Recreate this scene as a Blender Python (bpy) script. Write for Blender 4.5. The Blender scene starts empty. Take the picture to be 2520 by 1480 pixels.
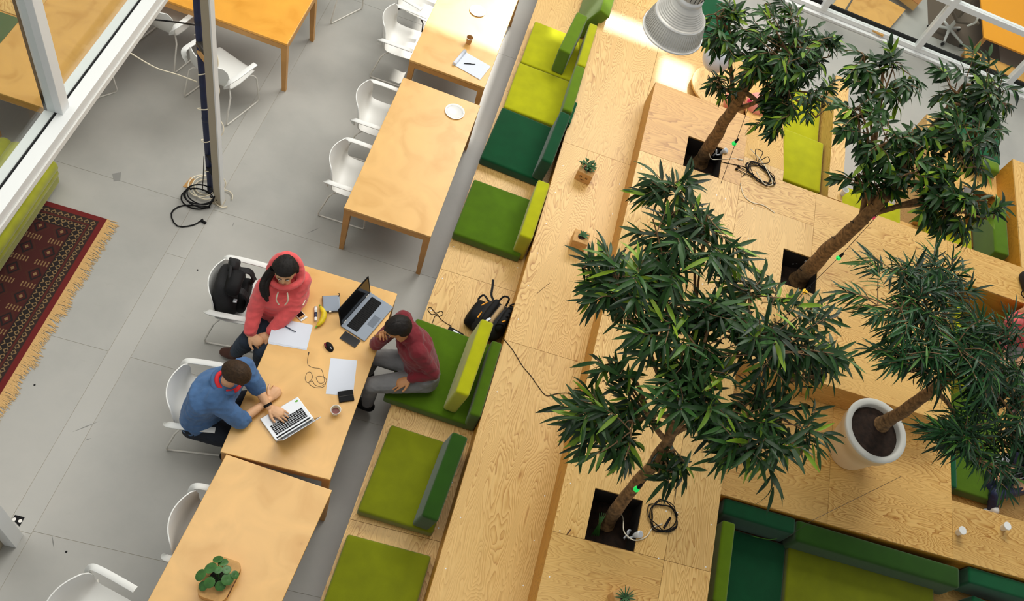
import bpy, bmesh, math, random
from mathutils import Vector, Matrix, Euler, noise
random.seed(7)
C = bpy.data.collections.new('scene'); S = bpy.context.scene; S.collection.children.link(C)
PI = math.pi
# ---------------------------------------------------------------- camera (frame 2520 x 1480)
W_, H_ = 2520, 1480
ROT = (0.5624067670824245, -0.34948465443739085, 0.15149048842026153)
FOC, PPX, PPY, HC = 2279.6103601956204, 358.9528823208133, 110.98799067062197, 8.22956547825384
cam = bpy.data.objects.new('camera', bpy.data.cameras.new('camera')); C.objects.link(cam)
cam.location = (0, 0, HC); cam.rotation_euler = ROT
cam.data.sensor_width = 36; cam.data.lens = FOC/W_*36
cam.data.shift_x = -PPX/W_; cam.data.shift_y = -PPY/W_
cam.data.clip_end = 200
S.camera = cam
RM = Euler(ROT).to_matrix()
def at(x, y, z=0.0):
    d = RM @ Vector((x-W_/2-PPX, -(y-H_/2)-PPY, -FOC)); t = (z-HC)/d.z
    return Vector((d.x*t, d.y*t, z))
K = .0183                                   # the seating steps run a degree off the room's axis
def fp(x, y, z=0.0): return Vector((x+K*(y-4.3), y, z))
# ---------------------------------------------------------------- world, lights, exposure
wd = bpy.data.worlds.new('world'); S.world = wd; wd.use_nodes = True
bg = wd.node_tree.nodes['Background']; bg.inputs[0].default_value = (.93, .96, 1, 1); bg.inputs[1].default_value = .52
def area(name, loc, target, sx, sy, power, col=(1, 1, 1)):
    l = bpy.data.lights.new(name, 'AREA'); l.shape = 'RECTANGLE'; l.size = sx; l.size_y = sy; l.energy = power; l.color = col
    o = bpy.data.objects.new(name, l); C.objects.link(o); o.location = loc
    o.rotation_euler = (Vector(target)-Vector(loc)).to_track_quat('-Z', 'Y').to_euler(); return o
area('skylight_far', (3.0, 13.5, 10.0), (1.5, 5, 0), 9, 4, 1180, (1, .97, .92))
area('skylight_overhead', (1, 5.5, 10.6), (1, 5.5, 0), 8, 5, 300, (1, .98, .95))
area('fill_left', (-4.5, 4.0, 10.8), (-3.2, 3.0, 0), 5, 7, 330, (1, .96, .90))  # added overhead fill that brightens the left floor, no roof opening there
sun = bpy.data.lights.new('sun', 'SUN'); sun.energy = 5; sun.angle = math.radians(.45); sun.color = (1, .95, .86)
so = bpy.data.objects.new('sun', sun); C.objects.link(so)
SD = Vector((-.1, -.7, -.7)).normalized(); so.rotation_euler = SD.to_track_quat('-Z', 'Y').to_euler()
S.view_settings.view_transform = 'Standard'; S.view_settings.look = 'None'
S.view_settings.gamma = 1; S.view_settings.use_curve_mapping = False; S.view_settings.exposure = 0.0
# ---------------------------------------------------------------- materials
def lin(c):
    return tuple((v/255/12.92 if v/255 <= .04045 else ((v/255+.055)/1.055)**2.4) for v in c)+(1,)
M = {}
def mat(name, rgb, rough=.6, metal=0, spec=.5, sheen=0, bump=0, bscale=200, trans=0, emit=0, alpha=1, var=0, vscale=3):
    m = bpy.data.materials.new(name); m.use_nodes = True; nt = m.node_tree; b = nt.nodes['Principled BSDF']
    b.inputs['Base Color'].default_value = lin(rgb); b.inputs['Roughness'].default_value = rough
    b.inputs['Metallic'].default_value = metal; b.inputs['Specular IOR Level'].default_value = spec
    if sheen: b.inputs['Sheen Weight'].default_value = sheen
    if trans: b.inputs['Transmission Weight'].default_value = trans
    if emit: b.inputs['Emission Color'].default_value = lin(rgb); b.inputs['Emission Strength'].default_value = emit
    if bump or var:
        tc = nt.nodes.new('ShaderNodeTexCoord'); n = nt.nodes.new('ShaderNodeTexNoise'); n.inputs['Scale'].default_value = bscale
        n.inputs['Detail'].default_value = 4; nt.links.new(tc.outputs['Object'], n.inputs['Vector'])
    if bump:
        bm_ = nt.nodes.new('ShaderNodeBump'); bm_.inputs['Strength'].default_value = bump; bm_.inputs['Distance'].default_value = .003
        nt.links.new(n.outputs['Fac'], bm_.inputs['Height']); nt.links.new(bm_.outputs[0], b.inputs['Normal'])
    if var:
        n2 = nt.nodes.new('ShaderNodeTexNoise'); n2.inputs['Scale'].default_value = vscale; n2.inputs['Detail'].default_value = 6
        nt.links.new(tc.outputs['Object'], n2.inputs['Vector'])
        hs = nt.nodes.new('ShaderNodeMapRange'); hs.inputs['To Min'].default_value = 1-var; hs.inputs['To Max'].default_value = 1+var
        hs.inputs['From Min'].default_value = .3; hs.inputs['From Max'].default_value = .7
        nt.links.new(n2.outputs['Fac'], hs.inputs['Value'])
        mx = nt.nodes.new('ShaderNodeVectorMath'); mx.operation = 'SCALE'; mx.inputs[0].default_value = lin(rgb)[:3]
        nt.links.new(hs.outputs[0], mx.inputs['Scale']); nt.links.new(mx.outputs[0], b.inputs['Base Color'])
    M[name] = m; return m
def ramp(nt, stops, fac):
    r = nt.nodes.new('ShaderNodeValToRGB'); e = r.color_ramp.elements
    while len(e) < len(stops): e.new(.5)
    for el, (p, c) in zip(e, stops): el.position = p; el.color = lin(c) if max(c) > 1.01 else tuple(c)+(1,)
    nt.links.new(fac, r.inputs[0]); return r.outputs[0]
def plymat(name, alongx, light, dark, sharp=1.0, rings=11, rough=.42, contrast=1.0):
    """rotary cut softwood plywood: contour lines of a stretched noise give the swirling grain"""
    m = bpy.data.materials.new(name); m.use_nodes = True; nt = m.node_tree; b = nt.nodes['Principled BSDF']; L = nt.links
    tc = nt.nodes.new('ShaderNodeTexCoord'); oi = nt.nodes.new('ShaderNodeObjectInfo')
    mp = nt.nodes.new('ShaderNodeMapping'); mp.inputs['Scale'].default_value = (.55, 2.7, 2.7) if alongx else (2.7, .55, 2.7)
    L.new(tc.outputs['Object'], mp.inputs['Vector'])
    off = nt.nodes.new('ShaderNodeMath'); off.operation = 'MULTIPLY'; off.inputs[1].default_value = 37.0; L.new(oi.outputs['Random'], off.inputs[0])
    cv = nt.nodes.new('ShaderNodeCombineXYZ')
    for i in range(3): L.new(off.outputs[0], cv.inputs[i])
    ad = nt.nodes.new('ShaderNodeVectorMath'); L.new(mp.outputs[0], ad.inputs[0]); L.new(cv.outputs[0], ad.inputs[1])
    n = nt.nodes.new('ShaderNodeTexNoise'); n.inputs['Scale'].default_value = 1.45; n.inputs['Detail'].default_value = 3.6
    n.inputs['Roughness'].default_value = .38; n.inputs['Distortion'].default_value = .35; L.new(ad.outputs[0], n.inputs['Vector'])
    mu = nt.nodes.new('ShaderNodeMath'); mu.operation = 'MULTIPLY'; mu.inputs[1].default_value = rings*2.2; L.new(n.outputs['Fac'], mu.inputs[0])
    fr = nt.nodes.new('ShaderNodeMath'); fr.operation = 'FRACT'; L.new(mu.outputs[0], fr.inputs[0])
    mid = tuple(int(a*.55+c*.45) for a, c in zip(light, dark))
    col = ramp(nt, [(0, dark), (.10*sharp, mid), (.38, tuple(int(a*.8+c*.2) for a, c in zip(light, dark))), (.62, light), (.93, light), (1, dark)], fr.outputs[0])
    # broad late-wood patches
    n3 = nt.nodes.new('ShaderNodeTexNoise'); n3.inputs['Scale'].default_value = 1.1; n3.inputs['Detail'].default_value = 2; L.new(ad.outputs[0], n3.inputs['Vector'])
    pr = nt.nodes.new('ShaderNodeMapRange'); pr.inputs['From Min'].default_value = .35; pr.inputs['From Max'].default_value = .65
    pr.inputs['To Min'].default_value = .35*contrast; pr.inputs['To Max'].default_value = 1.0*contrast; L.new(n3.outputs['Fac'], pr.inputs['Value'])
    mx = nt.nodes.new('ShaderNodeMix'); mx.data_type = 'RGBA'; L.new(pr.outputs[0], mx.inputs['Factor'])
    mx.inputs[6].default_value = lin(light); L.new(col, mx.inputs[7])
    # fine fibre
    mp2 = nt.nodes.new('ShaderNodeMapping'); mp2.inputs['Scale'].default_value = (3, 160, 160) if alongx else (160, 3, 160); L.new(tc.outputs['Object'], mp2.inputs['Vector'])
    n2 = nt.nodes.new('ShaderNodeTexNoise'); n2.inputs['Scale'].default_value = 1; n2.inputs['Detail'].default_value = 3; L.new(mp2.outputs[0], n2.inputs['Vector'])
    r2 = nt.nodes.new('ShaderNodeMapRange'); r2.inputs['To Min'].default_value = .86; r2.inputs['To Max'].default_value = 1.12; L.new(n2.outputs['Fac'], r2.inputs['Value'])
    sc = nt.nodes.new('ShaderNodeVectorMath'); sc.operation = 'SCALE'; L.new(mx.outputs[2], sc.inputs[0]); L.new(r2.outputs[0], sc.inputs['Scale'])
    # every sheet has its own tone
    r3 = nt.nodes.new('ShaderNodeMapRange'); r3.inputs['To Min'].default_value = .93; r3.inputs['To Max'].default_value = 1.06; L.new(oi.outputs['Random'], r3.inputs['Value'])
    s2 = nt.nodes.new('ShaderNodeVectorMath'); s2.operation = 'SCALE'; L.new(sc.outputs[0], s2.inputs[0]); L.new(r3.outputs[0], s2.inputs['Scale'])
    L.new(s2.outputs[0], b.inputs['Base Color']); b.inputs['Roughness'].default_value = rough
    M[name] = m; return m
plymat('ply_y', False, (222, 182, 110), (160, 104, 26), rings=22)
plymat('ply_x', True, (219, 177, 102), (156, 98, 24), rings=22)
plymat('ply_dark', True, (206, 158, 86), (152, 98, 34), rings=12, contrast=.8)
plymat('ply_edge', True, (196, 138, 44), (150, 98, 24), rings=5, contrast=.7)
def birchmat(name, rgb, rgb2, rough=.32):
    m = bpy.data.materials.new(name); m.use_nodes = True; nt = m.node_tree; b = nt.nodes['Principled BSDF']; L = nt.links
    tc = nt.nodes.new('ShaderNodeTexCoord'); oi = nt.nodes.new('ShaderNodeObjectInfo')
    ad = nt.nodes.new('ShaderNodeVectorMath'); L.new(tc.outputs['Object'], ad.inputs[0])
    sc = nt.nodes.new('ShaderNodeVectorMath'); sc.operation = 'SCALE'; sc.inputs[0].default_value = (31, 17, 5); L.new(oi.outputs['Random'], sc.inputs['Scale']); L.new(sc.outputs[0], ad.inputs[1])
    n = nt.nodes.new('ShaderNodeTexNoise'); n.inputs['Scale'].default_value = 3.2; n.inputs['Detail'].default_value = 6; n.inputs['Distortion'].default_value = 1.2; n.inputs['Roughness'].default_value = .45
    L.new(ad.outputs[0], n.inputs['Vector'])
    col = ramp(nt, [(.3, rgb2), (.48, rgb), (.75, tuple(min(255, int(v*1.05)) for v in rgb))], n.outputs['Fac'])
    v = nt.nodes.new('ShaderNodeTexVoronoi'); v.inputs['Scale'].default_value = 2.6; L.new(ad.outputs[0], v.inputs['Vector'])
    k = ramp(nt, [(0, (.72, .64, .52)), (.03, (.90, .87, .80)), (.10, (1, 1, 1))], v.outputs['Distance'])
    mx = nt.nodes.new('ShaderNodeMix'); mx.data_type = 'RGBA'; mx.blend_type = 'MULTIPLY'; mx.inputs['Factor'].default_value = .55; L.new(col, mx.inputs[6]); L.new(k, mx.inputs[7])
    L.new(mx.outputs[2], b.inputs['Base Color']); b.inputs['Roughness'].default_value = rough; M[name] = m
birchmat('birch', (224, 177, 104), (214, 164, 90))
birchmat('birch_yellow', (236, 168, 62), (226, 156, 50))
birchmat('birch_tan', (214, 164, 88), (192, 140, 66))
mat('table_edge', (160, 104, 44), .5); mat('table_leg', (205, 152, 84), .5, var=.08, vscale=8)
def floormat():
    m = bpy.data.materials.new('floor_lino'); m.use_nodes = True; nt = m.node_tree; b = nt.nodes['Principled BSDF']; L = nt.links
    tc = nt.nodes.new('ShaderNodeTexCoord')
    n = nt.nodes.new('ShaderNodeTexNoise'); n.inputs['Scale'].default_value = .9; n.inputs['Detail'].default_value = 8; n.inputs['Roughness'].default_value = .6; L.new(tc.outputs['Object'], n.inputs['Vector'])
    c = ramp(nt, [(.3, (158, 158, 152)), (.5, (171, 170, 163)), (.72, (181, 179, 171))], n.outputs['Fac'])
    mp = nt.nodes.new('ShaderNodeMapping'); mp.inputs['Scale'].default_value = (1, 3.5, 1); mp.inputs['Rotation'].default_value = (0, 0, .6); L.new(tc.outputs['Object'], mp.inputs['Vector'])
    n2 = nt.nodes.new('ShaderNodeTexNoise'); n2.inputs['Scale'].default_value = 5; n2.inputs['Detail'].default_value = 10; n2.inputs['Roughness'].default_value = .7; L.new(mp.outputs[0], n2.inputs['Vector'])
    k = ramp(nt, [(.24, (.62, .61, .58)), (.33, (.95, .95, .94)), (.40, (1, 1, 1))], n2.outputs['Fac'])
    mx = nt.nodes.new('ShaderNodeMix'); mx.data_type = 'RGBA'; mx.blend_type = 'MULTIPLY'; mx.inputs['Factor'].default_value = .6; L.new(c, mx.inputs[6]); L.new(k, mx.inputs[7])
    L.new(mx.outputs[2], b.inputs['Base Color'])
    r = nt.nodes.new('ShaderNodeMapRange'); r.inputs['To Min'].default_value = .28; r.inputs['To Max'].default_value = .5; L.new(n.outputs['Fac'], r.inputs['Value']); L.new(r.outputs[0], b.inputs['Roughness'])
    M['floor_lino'] = m
floormat()
mat('floor_strip', (175, 174, 167), .4, var=.03, vscale=2); mat('joint', (168, 160, 140), .8)
mat('white_plastic', (232, 233, 228), .38); mat('white_paint', (232, 234, 232), .35); mat('white_wire', (225, 222, 212), .35)
mat('dark_wire', (70, 66, 60), .35, metal=.6)
for nm, c in dict(lime=(168, 170, 8), limedark=(128, 140, 8), green=(72, 104, 3), olive=(112, 120, 5), midgreen=(90, 120, 6), forest=(0, 76, 40), bottle=(2, 66, 34), deepgreen=(34, 72, 6)).items():
    mat('fab_'+nm, c, .92, sheen=.25, bump=.35, bscale=420, spec=.15, var=.10, vscale=7)
mat('sofa_lime', (150, 152, 14), .85, sheen=.3, bump=.4, bscale=300, var=.15, vscale=9)
mat('black', (14, 14, 15), .72, spec=.25); mat('black_fabric', (24, 24, 25), .8, bump=.5, bscale=260, var=.3, vscale=14); mat('black_gloss', (10, 10, 12), .15)
mat('screen', (12, 13, 14), .12); mat('grey_plastic', (136, 147, 160), .4); mat('silver', (200, 204, 208), .32, metal=.35)
mat('paper', (214, 220, 230), .7); mat('ceramic', (228, 228, 224), .25); mat('cardboard', (196, 150, 90), .8)
mat('navy', (28, 38, 72), .5, var=.15, vscale=20); mat('beige_steel', (176, 165, 142), .55); mat('yellow', (240, 200, 40), .5)
mat('skin', (214, 160, 108), .55, var=.05, vscale=20); mat('skin_light', (222, 172, 128), .55, var=.05, vscale=20); mat('skin_tan', (186, 132, 84), .55, var=.05, vscale=20)
mat('hair_black', (24, 20, 17), .62, bump=1, bscale=140, var=.4, vscale=60, spec=.3); mat('hair_brown', (58, 42, 26), .66, bump=1, bscale=140, var=.4, vscale=60, spec=.25)
mat('pink', (232, 92, 92), .9, sheen=.3, bump=.4, bscale=120, var=.1, vscale=14); mat('pink_rib', (222, 84, 84), .9)
mat('denim_shirt', (70, 106, 150), .9, sheen=.1, bump=.4, bscale=160, var=.2, vscale=10); mat('red_tee', (222, 44, 52), .8)
mat('maroon', (112, 18, 30), .9, sheen=.2, bump=.3, bscale=160, var=.15, vscale=10)
mat('jeans_blue', (62, 78, 96), .85, bump=.3, bscale=200, var=.3, vscale=6); mat('jeans_teal', (38, 52, 68), .85, bump=.3, bscale=200, var=.45, vscale=5); mat('jeans_dark', (16, 24, 36), .85, bump=.3, bscale=200, var=.3, vscale=8); mat('jeans_grey', (128, 128, 128), .85, bump=.3, bscale=200, var=.18, vscale=7)
mat('boot', (74, 36, 22), .6); mat('cream', (232, 222, 196), .7); mat('white_eye', (235, 232, 225), .3); mat('lip', (176, 84, 72), .5)
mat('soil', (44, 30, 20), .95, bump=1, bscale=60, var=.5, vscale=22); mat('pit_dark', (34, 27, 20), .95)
mat('bark', (122, 92, 56), .9, bump=1, bscale=30, var=.6, vscale=26); mat('twig', (120, 92, 62), .85)
mat('pot', (226, 202, 160), .5, var=.03); mat('pot_rim', (214, 214, 204), .45); mat('cork', (204, 156, 92), .7, var=.12, vscale=30)
mat('succulent', (52, 92, 46), .6, var=.3, vscale=30); mat('leaf_round', (56, 104, 40), .45, var=.3, vscale=20)
mat('alu', (206, 203, 194), .42, metal=.4, var=.10, vscale=9); mat('alu_light', (228, 227, 222), .38, metal=.3)
mat('bulb_green', (20, 214, 90), .3, emit=.6); mat('bulb_red', (232, 60, 96), .3, emit=.4); mat('bulb_yellow', (250, 190, 50), .3, emit=.5)
mat('balloon_white', (216, 222, 232), .35, trans=.1); mat('balloon_pink', (238, 158, 146), .35)
mat('orange_desk', (240, 160, 6), .45); mat('room_grey', (150, 142, 124), .7); mat('dark_rug', (92, 80, 66), .9); mat('mat_green', (30, 84, 48), .9)
mat('coffee', (120, 44, 24), .3); mat('banana', (226, 198, 30), .5, var=.2, vscale=25); mat('banana_green', (96, 170, 40), .5)
mat('rug_red', (96, 24, 20), .95, bump=.6, bscale=300); mat('fringe', (222, 186, 128), .9); mat('wall_white', (225, 224, 218), .8); mat('roof', (200, 200, 198), .9)
mat('orange_zip', (238, 160, 40), .5); mat('tan_patch', (176, 146, 104), .8); mat('carcass', (120, 88, 48), .8)
def glassmat():
    m = bpy.data.materials.new('glass'); m.use_nodes = True; nt = m.node_tree; nt.nodes.clear()
    o = nt.nodes.new('ShaderNodeOutputMaterial'); t = nt.nodes.new('ShaderNodeBsdfTransparent'); g = nt.nodes.new('ShaderNodeBsdfGlossy'); g.inputs['Roughness'].default_value = .02
    t.inputs[0].default_value = (.93, .95, .94, 1); lw = nt.nodes.new('ShaderNodeLayerWeight'); lw.inputs[0].default_value = .5; pw = nt.nodes.new('ShaderNodeMath'); pw.operation = 'POWER'; pw.inputs[1].default_value = 4; nt.links.new(lw.outputs['Facing'], pw.inputs[0]); f = nt.nodes.new('ShaderNodeMath'); f.operation = 'MULTIPLY_ADD'; f.inputs[1].default_value = .35; f.inputs[2].default_value = .02; nt.links.new(pw.outputs[0], f.inputs[0]); x = nt.nodes.new('ShaderNodeMixShader')
    nt.links.new(f.outputs[0], x.inputs[0]); nt.links.new(t.outputs[0], x.inputs[1]); nt.links.new(g.outputs[0], x.inputs[2]); nt.links.new(x.outputs[0], o.inputs[0]); M['glass'] = m
glassmat()
def leafmat(name, attr, lo, mid, hi):
    m = bpy.data.materials.new(name); m.use_nodes = True; nt = m.node_tree; b = nt.nodes['Principled BSDF']; L = nt.links
    if attr:
        a = nt.nodes.new('ShaderNodeAttribute'); a.attribute_name = 'tone'; fac = a.outputs['Fac']
    else: fac = nt.nodes.new('ShaderNodeObjectInfo').outputs['Random']
    c = ramp(nt, [(0, lo), (.55, mid), (.86, tuple(int(v*1.15) for v in mid)), (.93, hi), (1, hi)], fac)
    g = nt.nodes.new('ShaderNodeNewGeometry'); mx = nt.nodes.new('ShaderNodeMix'); mx.data_type = 'RGBA'; L.new(g.outputs['Backfacing'], mx.inputs['Factor'])
    L.new(c, mx.inputs[6]); s = nt.nodes.new('ShaderNodeVectorMath'); s.operation = 'SCALE'; s.inputs['Scale'].default_value = 1.3; L.new(c, s.inputs[0]); L.new(s.outputs[0], mx.inputs[7])
    L.new(mx.outputs[2], b.inputs['Base Color']); b.inputs['Roughness'].default_value = .40; b.inputs['Specular IOR Level'].default_value = .32
    tr = nt.nodes.new('ShaderNodeBsdfTranslucent'); L.new(c, tr.inputs[0]); x = nt.nodes.new('ShaderNodeMixShader'); x.inputs[0].default_value = .15
    L.new(b.outputs[0], x.inputs[1]); L.new(tr.outputs[0], x.inputs[2]); L.new(x.outputs[0], nt.nodes['Material Output'].inputs[0]); M[name] = m
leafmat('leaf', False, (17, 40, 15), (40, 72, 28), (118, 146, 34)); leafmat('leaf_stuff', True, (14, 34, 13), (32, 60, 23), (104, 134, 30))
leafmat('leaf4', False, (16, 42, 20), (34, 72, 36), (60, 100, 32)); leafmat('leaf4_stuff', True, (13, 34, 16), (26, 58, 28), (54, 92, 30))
# ---------------------------------------------------------------- object helpers
def obj(name, bm, m, parent=None, smooth=False, bevel=0):
    if bevel: bmesh.ops.bevel(bm, geom=[e for e in bm.edges], offset=bevel, segments=2, profile=.6, affect='EDGES', clamp_overlap=True)
    me = bpy.data.meshes.new(name); bm.to_mesh(me); bm.free()
    for k in (m if isinstance(m, (list, tuple)) else [m]): me.materials.append(M[k])
    if smooth:
        for p in me.polygons: p.use_smooth = True
    o = bpy.data.objects.new(name, me); C.objects.link(o)
    if parent: o.parent = parent
    return o
def sharp(o, deg=35):
    me = o.data
    for p in me.polygons: p.use_smooth = True
    me.set_sharp_from_angle(angle=math.radians(deg)); return o
def tag(o, label, cat, group=None, kind=None):
    o['label'] = label; o['category'] = cat
    if group: o['group'] = group
    if kind: o['kind'] = kind
    return o
def empty(name, loc, rz, label, cat, group=None):
    o = bpy.data.objects.new(name, None); C.objects.link(o); o.location = loc; o.rotation_euler = (0, 0, rz); o.empty_display_size = .1
    return tag(o, label, cat, group)
def struct(o): o['kind'] = 'structure'; return o
def add_box(bm, c, s, rot=None, mi=0):
    r = bmesh.ops.create_cube(bm, size=1); mt = Matrix.Translation(Vector(c)) @ (rot.to_4x4() if rot else Matrix()) @ Matrix.Diagonal((s[0], s[1], s[2], 1))
    bmesh.ops.transform(bm, matrix=mt, verts=r['verts'])
    if mi:
        for v in r['verts']:
            for f in v.link_faces: f.material_index = mi
    return r['verts']
def box(c, s, rot=None, bevel=0, seg=2):
    bm = bmesh.new(); add_box(bm, c, s, rot)
    if bevel: bmesh.ops.bevel(bm, geom=bm.edges[:], offset=bevel, segments=seg, profile=.6, affect='EDGES', clamp_overlap=True)
    return bm
def add_prism(bm, pts, z0, z1):
    lo = [bm.verts.new((p[0], p[1], z0)) for p in pts]; hi = [bm.verts.new((p[0], p[1], z1)) for p in pts]; n = len(pts)
    bm.faces.new(lo[::-1]); bm.faces.new(hi)
    for i in range(n): bm.faces.new((lo[i], lo[(i+1) % n], hi[(i+1) % n], hi[i]))
def prism(pts, z0, z1, bevel=0, seg=2):
    bm = bmesh.new(); add_prism(bm, pts, z0, z1)
    bmesh.ops.recalc_face_normals(bm, faces=bm.faces[:])
    if bevel: bmesh.ops.bevel(bm, geom=bm.edges[:], offset=bevel, segments=seg, profile=.6, affect='EDGES', clamp_overlap=True)
    return bm
def add_tube(bm, pts, r, n=8, cap=True):
    pts = [Vector(p) for p in pts]; rs = r if isinstance(r, (list, tuple)) else [r]*len(pts); rings = []; up = None
    for i, p in enumerate(pts):
        d = (pts[min(i+1, len(pts)-1)]-pts[max(i-1, 0)]).normalized()
        if up is None: up = Vector((0, 0, 1)) if abs(d.z) < .9 else Vector((1, 0, 0))
        a = d.cross(up).normalized(); up = a.cross(d).normalized()
        rings.append([bm.verts.new(p+(a*math.cos(2*PI*k/n)+up*math.sin(2*PI*k/n))*rs[i]) for k in range(n)])
    for i in range(len(rings)-1):
        for k in range(n): bm.faces.new((rings[i][k], rings[i][(k+1) % n], rings[i+1][(k+1) % n], rings[i+1][k]))
    if cap and n > 2: bm.faces.new(rings[0]); bm.faces.new(rings[-1][::-1])
def tube(pts, r, n=8): bm = bmesh.new(); add_tube(bm, pts, r, n); return bm
def add_lathe(bm, prof, c=(0, 0, 0), n=32, rot=None, cap0=False, cap1=False):
    c = Vector(c); rings = []
    for r, z in prof:
        ring = []
        for k in range(n):
            v = Vector((r*math.cos(2*PI*k/n), r*math.sin(2*PI*k/n), z))
            if rot: v = rot @ v
            ring.append(bm.verts.new(c+v))
        rings.append(ring)
    for i in range(len(rings)-1):
        for k in range(n): bm.faces.new((rings[i][k], rings[i][(k+1) % n], rings[i+1][(k+1) % n], rings[i+1][k]))
    if cap0: bm.faces.new(rings[0][::-1])
    if cap1: bm.faces.new(rings[-1])
def lathe(prof, c=(0, 0, 0), n=32, rot=None, cap0=False, cap1=False): bm = bmesh.new(); add_lathe(bm, prof, c, n, rot, cap0, cap1); return bm
def spline(pts, k=6):
    """Catmull-Rom through points"""
    P = [Vector(p) for p in pts]; P = [P[0]*2-P[1]]+P+[P[-1]*2-P[-2]]; out = []
    for i in range(1, len(P)-2):
        for j in range(k):
            t = j/k; a, b, c, d = P[i-1], P[i], P[i+1], P[i+2]
            out.append(.5*((2*b)+(c-a)*t+(2*a-5*b+4*c-d)*t*t+(3*b-a-3*c+d)*t**3))
    out.append(P[-2]); return out
def copy_tree(o, parent=None):
    c = o.copy(); C.objects.link(c); c.parent = parent
    for ch in list(o.children): copy_tree(ch, c)
    return c
# ================================================================ SETTING
# unseen roof, its slots shaped to throw the sun patches on tables and steps
SH = Vector((-SD.x/SD.z, -SD.y/SD.z, 0))*-1   # shift per metre of height towards the sun
def hole(x0, x1, y0, y1, z, zr=12.0):
    o = Vector((-SD.x, -SD.y, 0))/(-SD.z)*(zr-z); return (x0+o.x, x1+o.x, y0+o.y, y1+o.y)
HOLES = [hole(-1.10, -.12, 7.30, 9.2, .74), hole(.28, 1.62, 8.27, 8.60, .72), hole(1.58, 1.98, 7.72, 8.22, .72)]
rx = sorted({-14, 16}|{h[i] for h in HOLES for i in (0, 1)}); ry = sorted({-10, 32}|{h[i] for h in HOLES for i in (2, 3)})
bm = bmesh.new()
for i in range(len(rx)-1):
    for j in range(len(ry)-1):
        cx, cy = (rx[i]+rx[i+1])/2, (ry[j]+ry[j+1])/2
        if any(h[0] < cx < h[1] and h[2] < cy < h[3] for h in HOLES): continue
        add_prism(bm, [(rx[i], ry[j]), (rx[i+1], ry[j]), (rx[i+1], ry[j+1]), (rx[i], ry[j+1])], 12.0, 12.05)
ceil = struct(obj('sun_slot_roof', bm, 'roof'))
# floor: big sheets with fine joints over a dark bed
fl = struct(obj('floor', box((2, 6, -.0525), (24, 24, .1)), 'joint'))
xs = [-9, -5.2, -2.435, -2.255, .4, 3.6, 5.8, 11]; ysl = [-5, 0, 1.64, 3.16, 4.78, 8.0, 11.2, 17]
def floor_panel(x0, x1, y0, y1, nm='floor_panel', m='floor_lino'):
    g = .0014; obj(nm, prism([fp(x0+g, y0+g), fp(x1-g, y0+g), fp(x1-g, y1-g), fp(x0+g, y1-g)], -.011, 0), m, fl)
for i in range(len(xs)-1):
    if i == 2:
        for a, b in ((-5, 1.62), (1.62, 4.2), (4.2, 9.6), (9.6, 17)): floor_panel(xs[i], xs[i+1], a, b, 'floor_strip', 'floor_strip')
        continue
    for j in range(len(ysl)-1): floor_panel(xs[i], xs[i+1], ysl[j], ysl[j+1])
# glazed partition on the left: header rail, mullions, glass above; posts to the floor
w1 = struct(obj('window_1', prism([fp(-2.405, -1), fp(-2.328, -1), fp(-2.328, 9), fp(-2.405, 9)], 3.03, 3.10, .003), 'white_paint'))
obj('window_sill', prism([fp(-2.4, -1), fp(-2.318, -1), fp(-2.318, 9), fp(-2.4, 9)], 2.985, 3.028, .002), 'wall_white', w1)
obj('window_bead', prism([fp(-2.475, -1), fp(-2.418, -1), fp(-2.418, 9), fp(-2.475, 9)], 3.03, 3.098, .006), 'white_paint', w1)
obj('gasket', prism([fp(-2.4178, -1), fp(-2.4055, -1), fp(-2.4055, 9), fp(-2.4178, 9)], 3.03, 3.102), 'black', w1)
MY = 3.29
for y in (MY, MY+2.4, MY-2.4):
    m = obj('mullion', prism([fp(-2.458, y), fp(-2.37, y), fp(-2.37, y+.075), fp(-2.458, y+.075)], 3.098, 7.6, .003), 'white_paint', w1)
    obj('gasket', prism([fp(-2.474, y-.002), fp(-2.4585, y-.002), fp(-2.4585, y+.05), fp(-2.474, y+.05)], 3.098, 7.6), 'black', m)
for a, b in ((MY-2.32, MY-.004), (MY+.078, MY+2.39)):
    obj('pane', prism([fp(-2.415, a), fp(-2.409, a), fp(-2.409, b), fp(-2.415, b)], 3.10, 7.6), 'glass', w1)
# jamb post at the near end of that opening
j = struct(obj('trim_1', prism([fp(-2.385, 1.50), fp(-2.30, 1.50), fp(-2.30, 1.60), fp(-2.385, 1.60)], 0, 3.0, .003), 'white_paint'))
obj('side_panel', prism([fp(-2.45, 1.38), fp(-2.39, 1.38), fp(-2.39, 1.56), fp(-2.45, 1.56)], 0, 3.0, .003), 'beige_steel', j)
# far right glass partition (low rail level visible from above)
w2 = struct(obj('window_2', prism([(3.0, 10.97), (11, 10.97), (11, 11.05), (3.0, 11.05)], 0, .11, .004), 'white_paint'))
obj('window_sill', prism([(3.0, 10.90), (11, 10.90), (11, 10.965), (3.0, 10.965)], 0, .04, .003), 'white_paint', w2)
obj('rail', prism([(3.0, 10.96), (11, 10.96), (11, 11.06), (3.0, 11.06)], .97, 1.06, .004), 'white_paint', w2)
obj('gasket', prism([(3.0, 11.062), (11, 11.062), (11, 11.09), (3.0, 11.09)], .10, .16), 'black', w2)
for x in (3.88, 5.46, 7.04, 8.62):
    obj('mullion', prism([(x, 10.955), (x+.09, 10.955), (x+.09, 11.065), (x, 11.065)], .1, 3.2, .003), 'white_paint', w2)
for x in (3.97, 5.55, 7.13):
    obj('pane', prism([(x, 11.0), (x+1.49, 11.0), (x+1.49, 11.008), (x, 11.008)], .11, .97), 'glass', w2)
    obj('pane', prism([(x, 11.0), (x+1.49, 11.0), (x+1.49, 11.008), (x, 11.008)], 1.06, 3.2), 'glass', w2)
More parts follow.
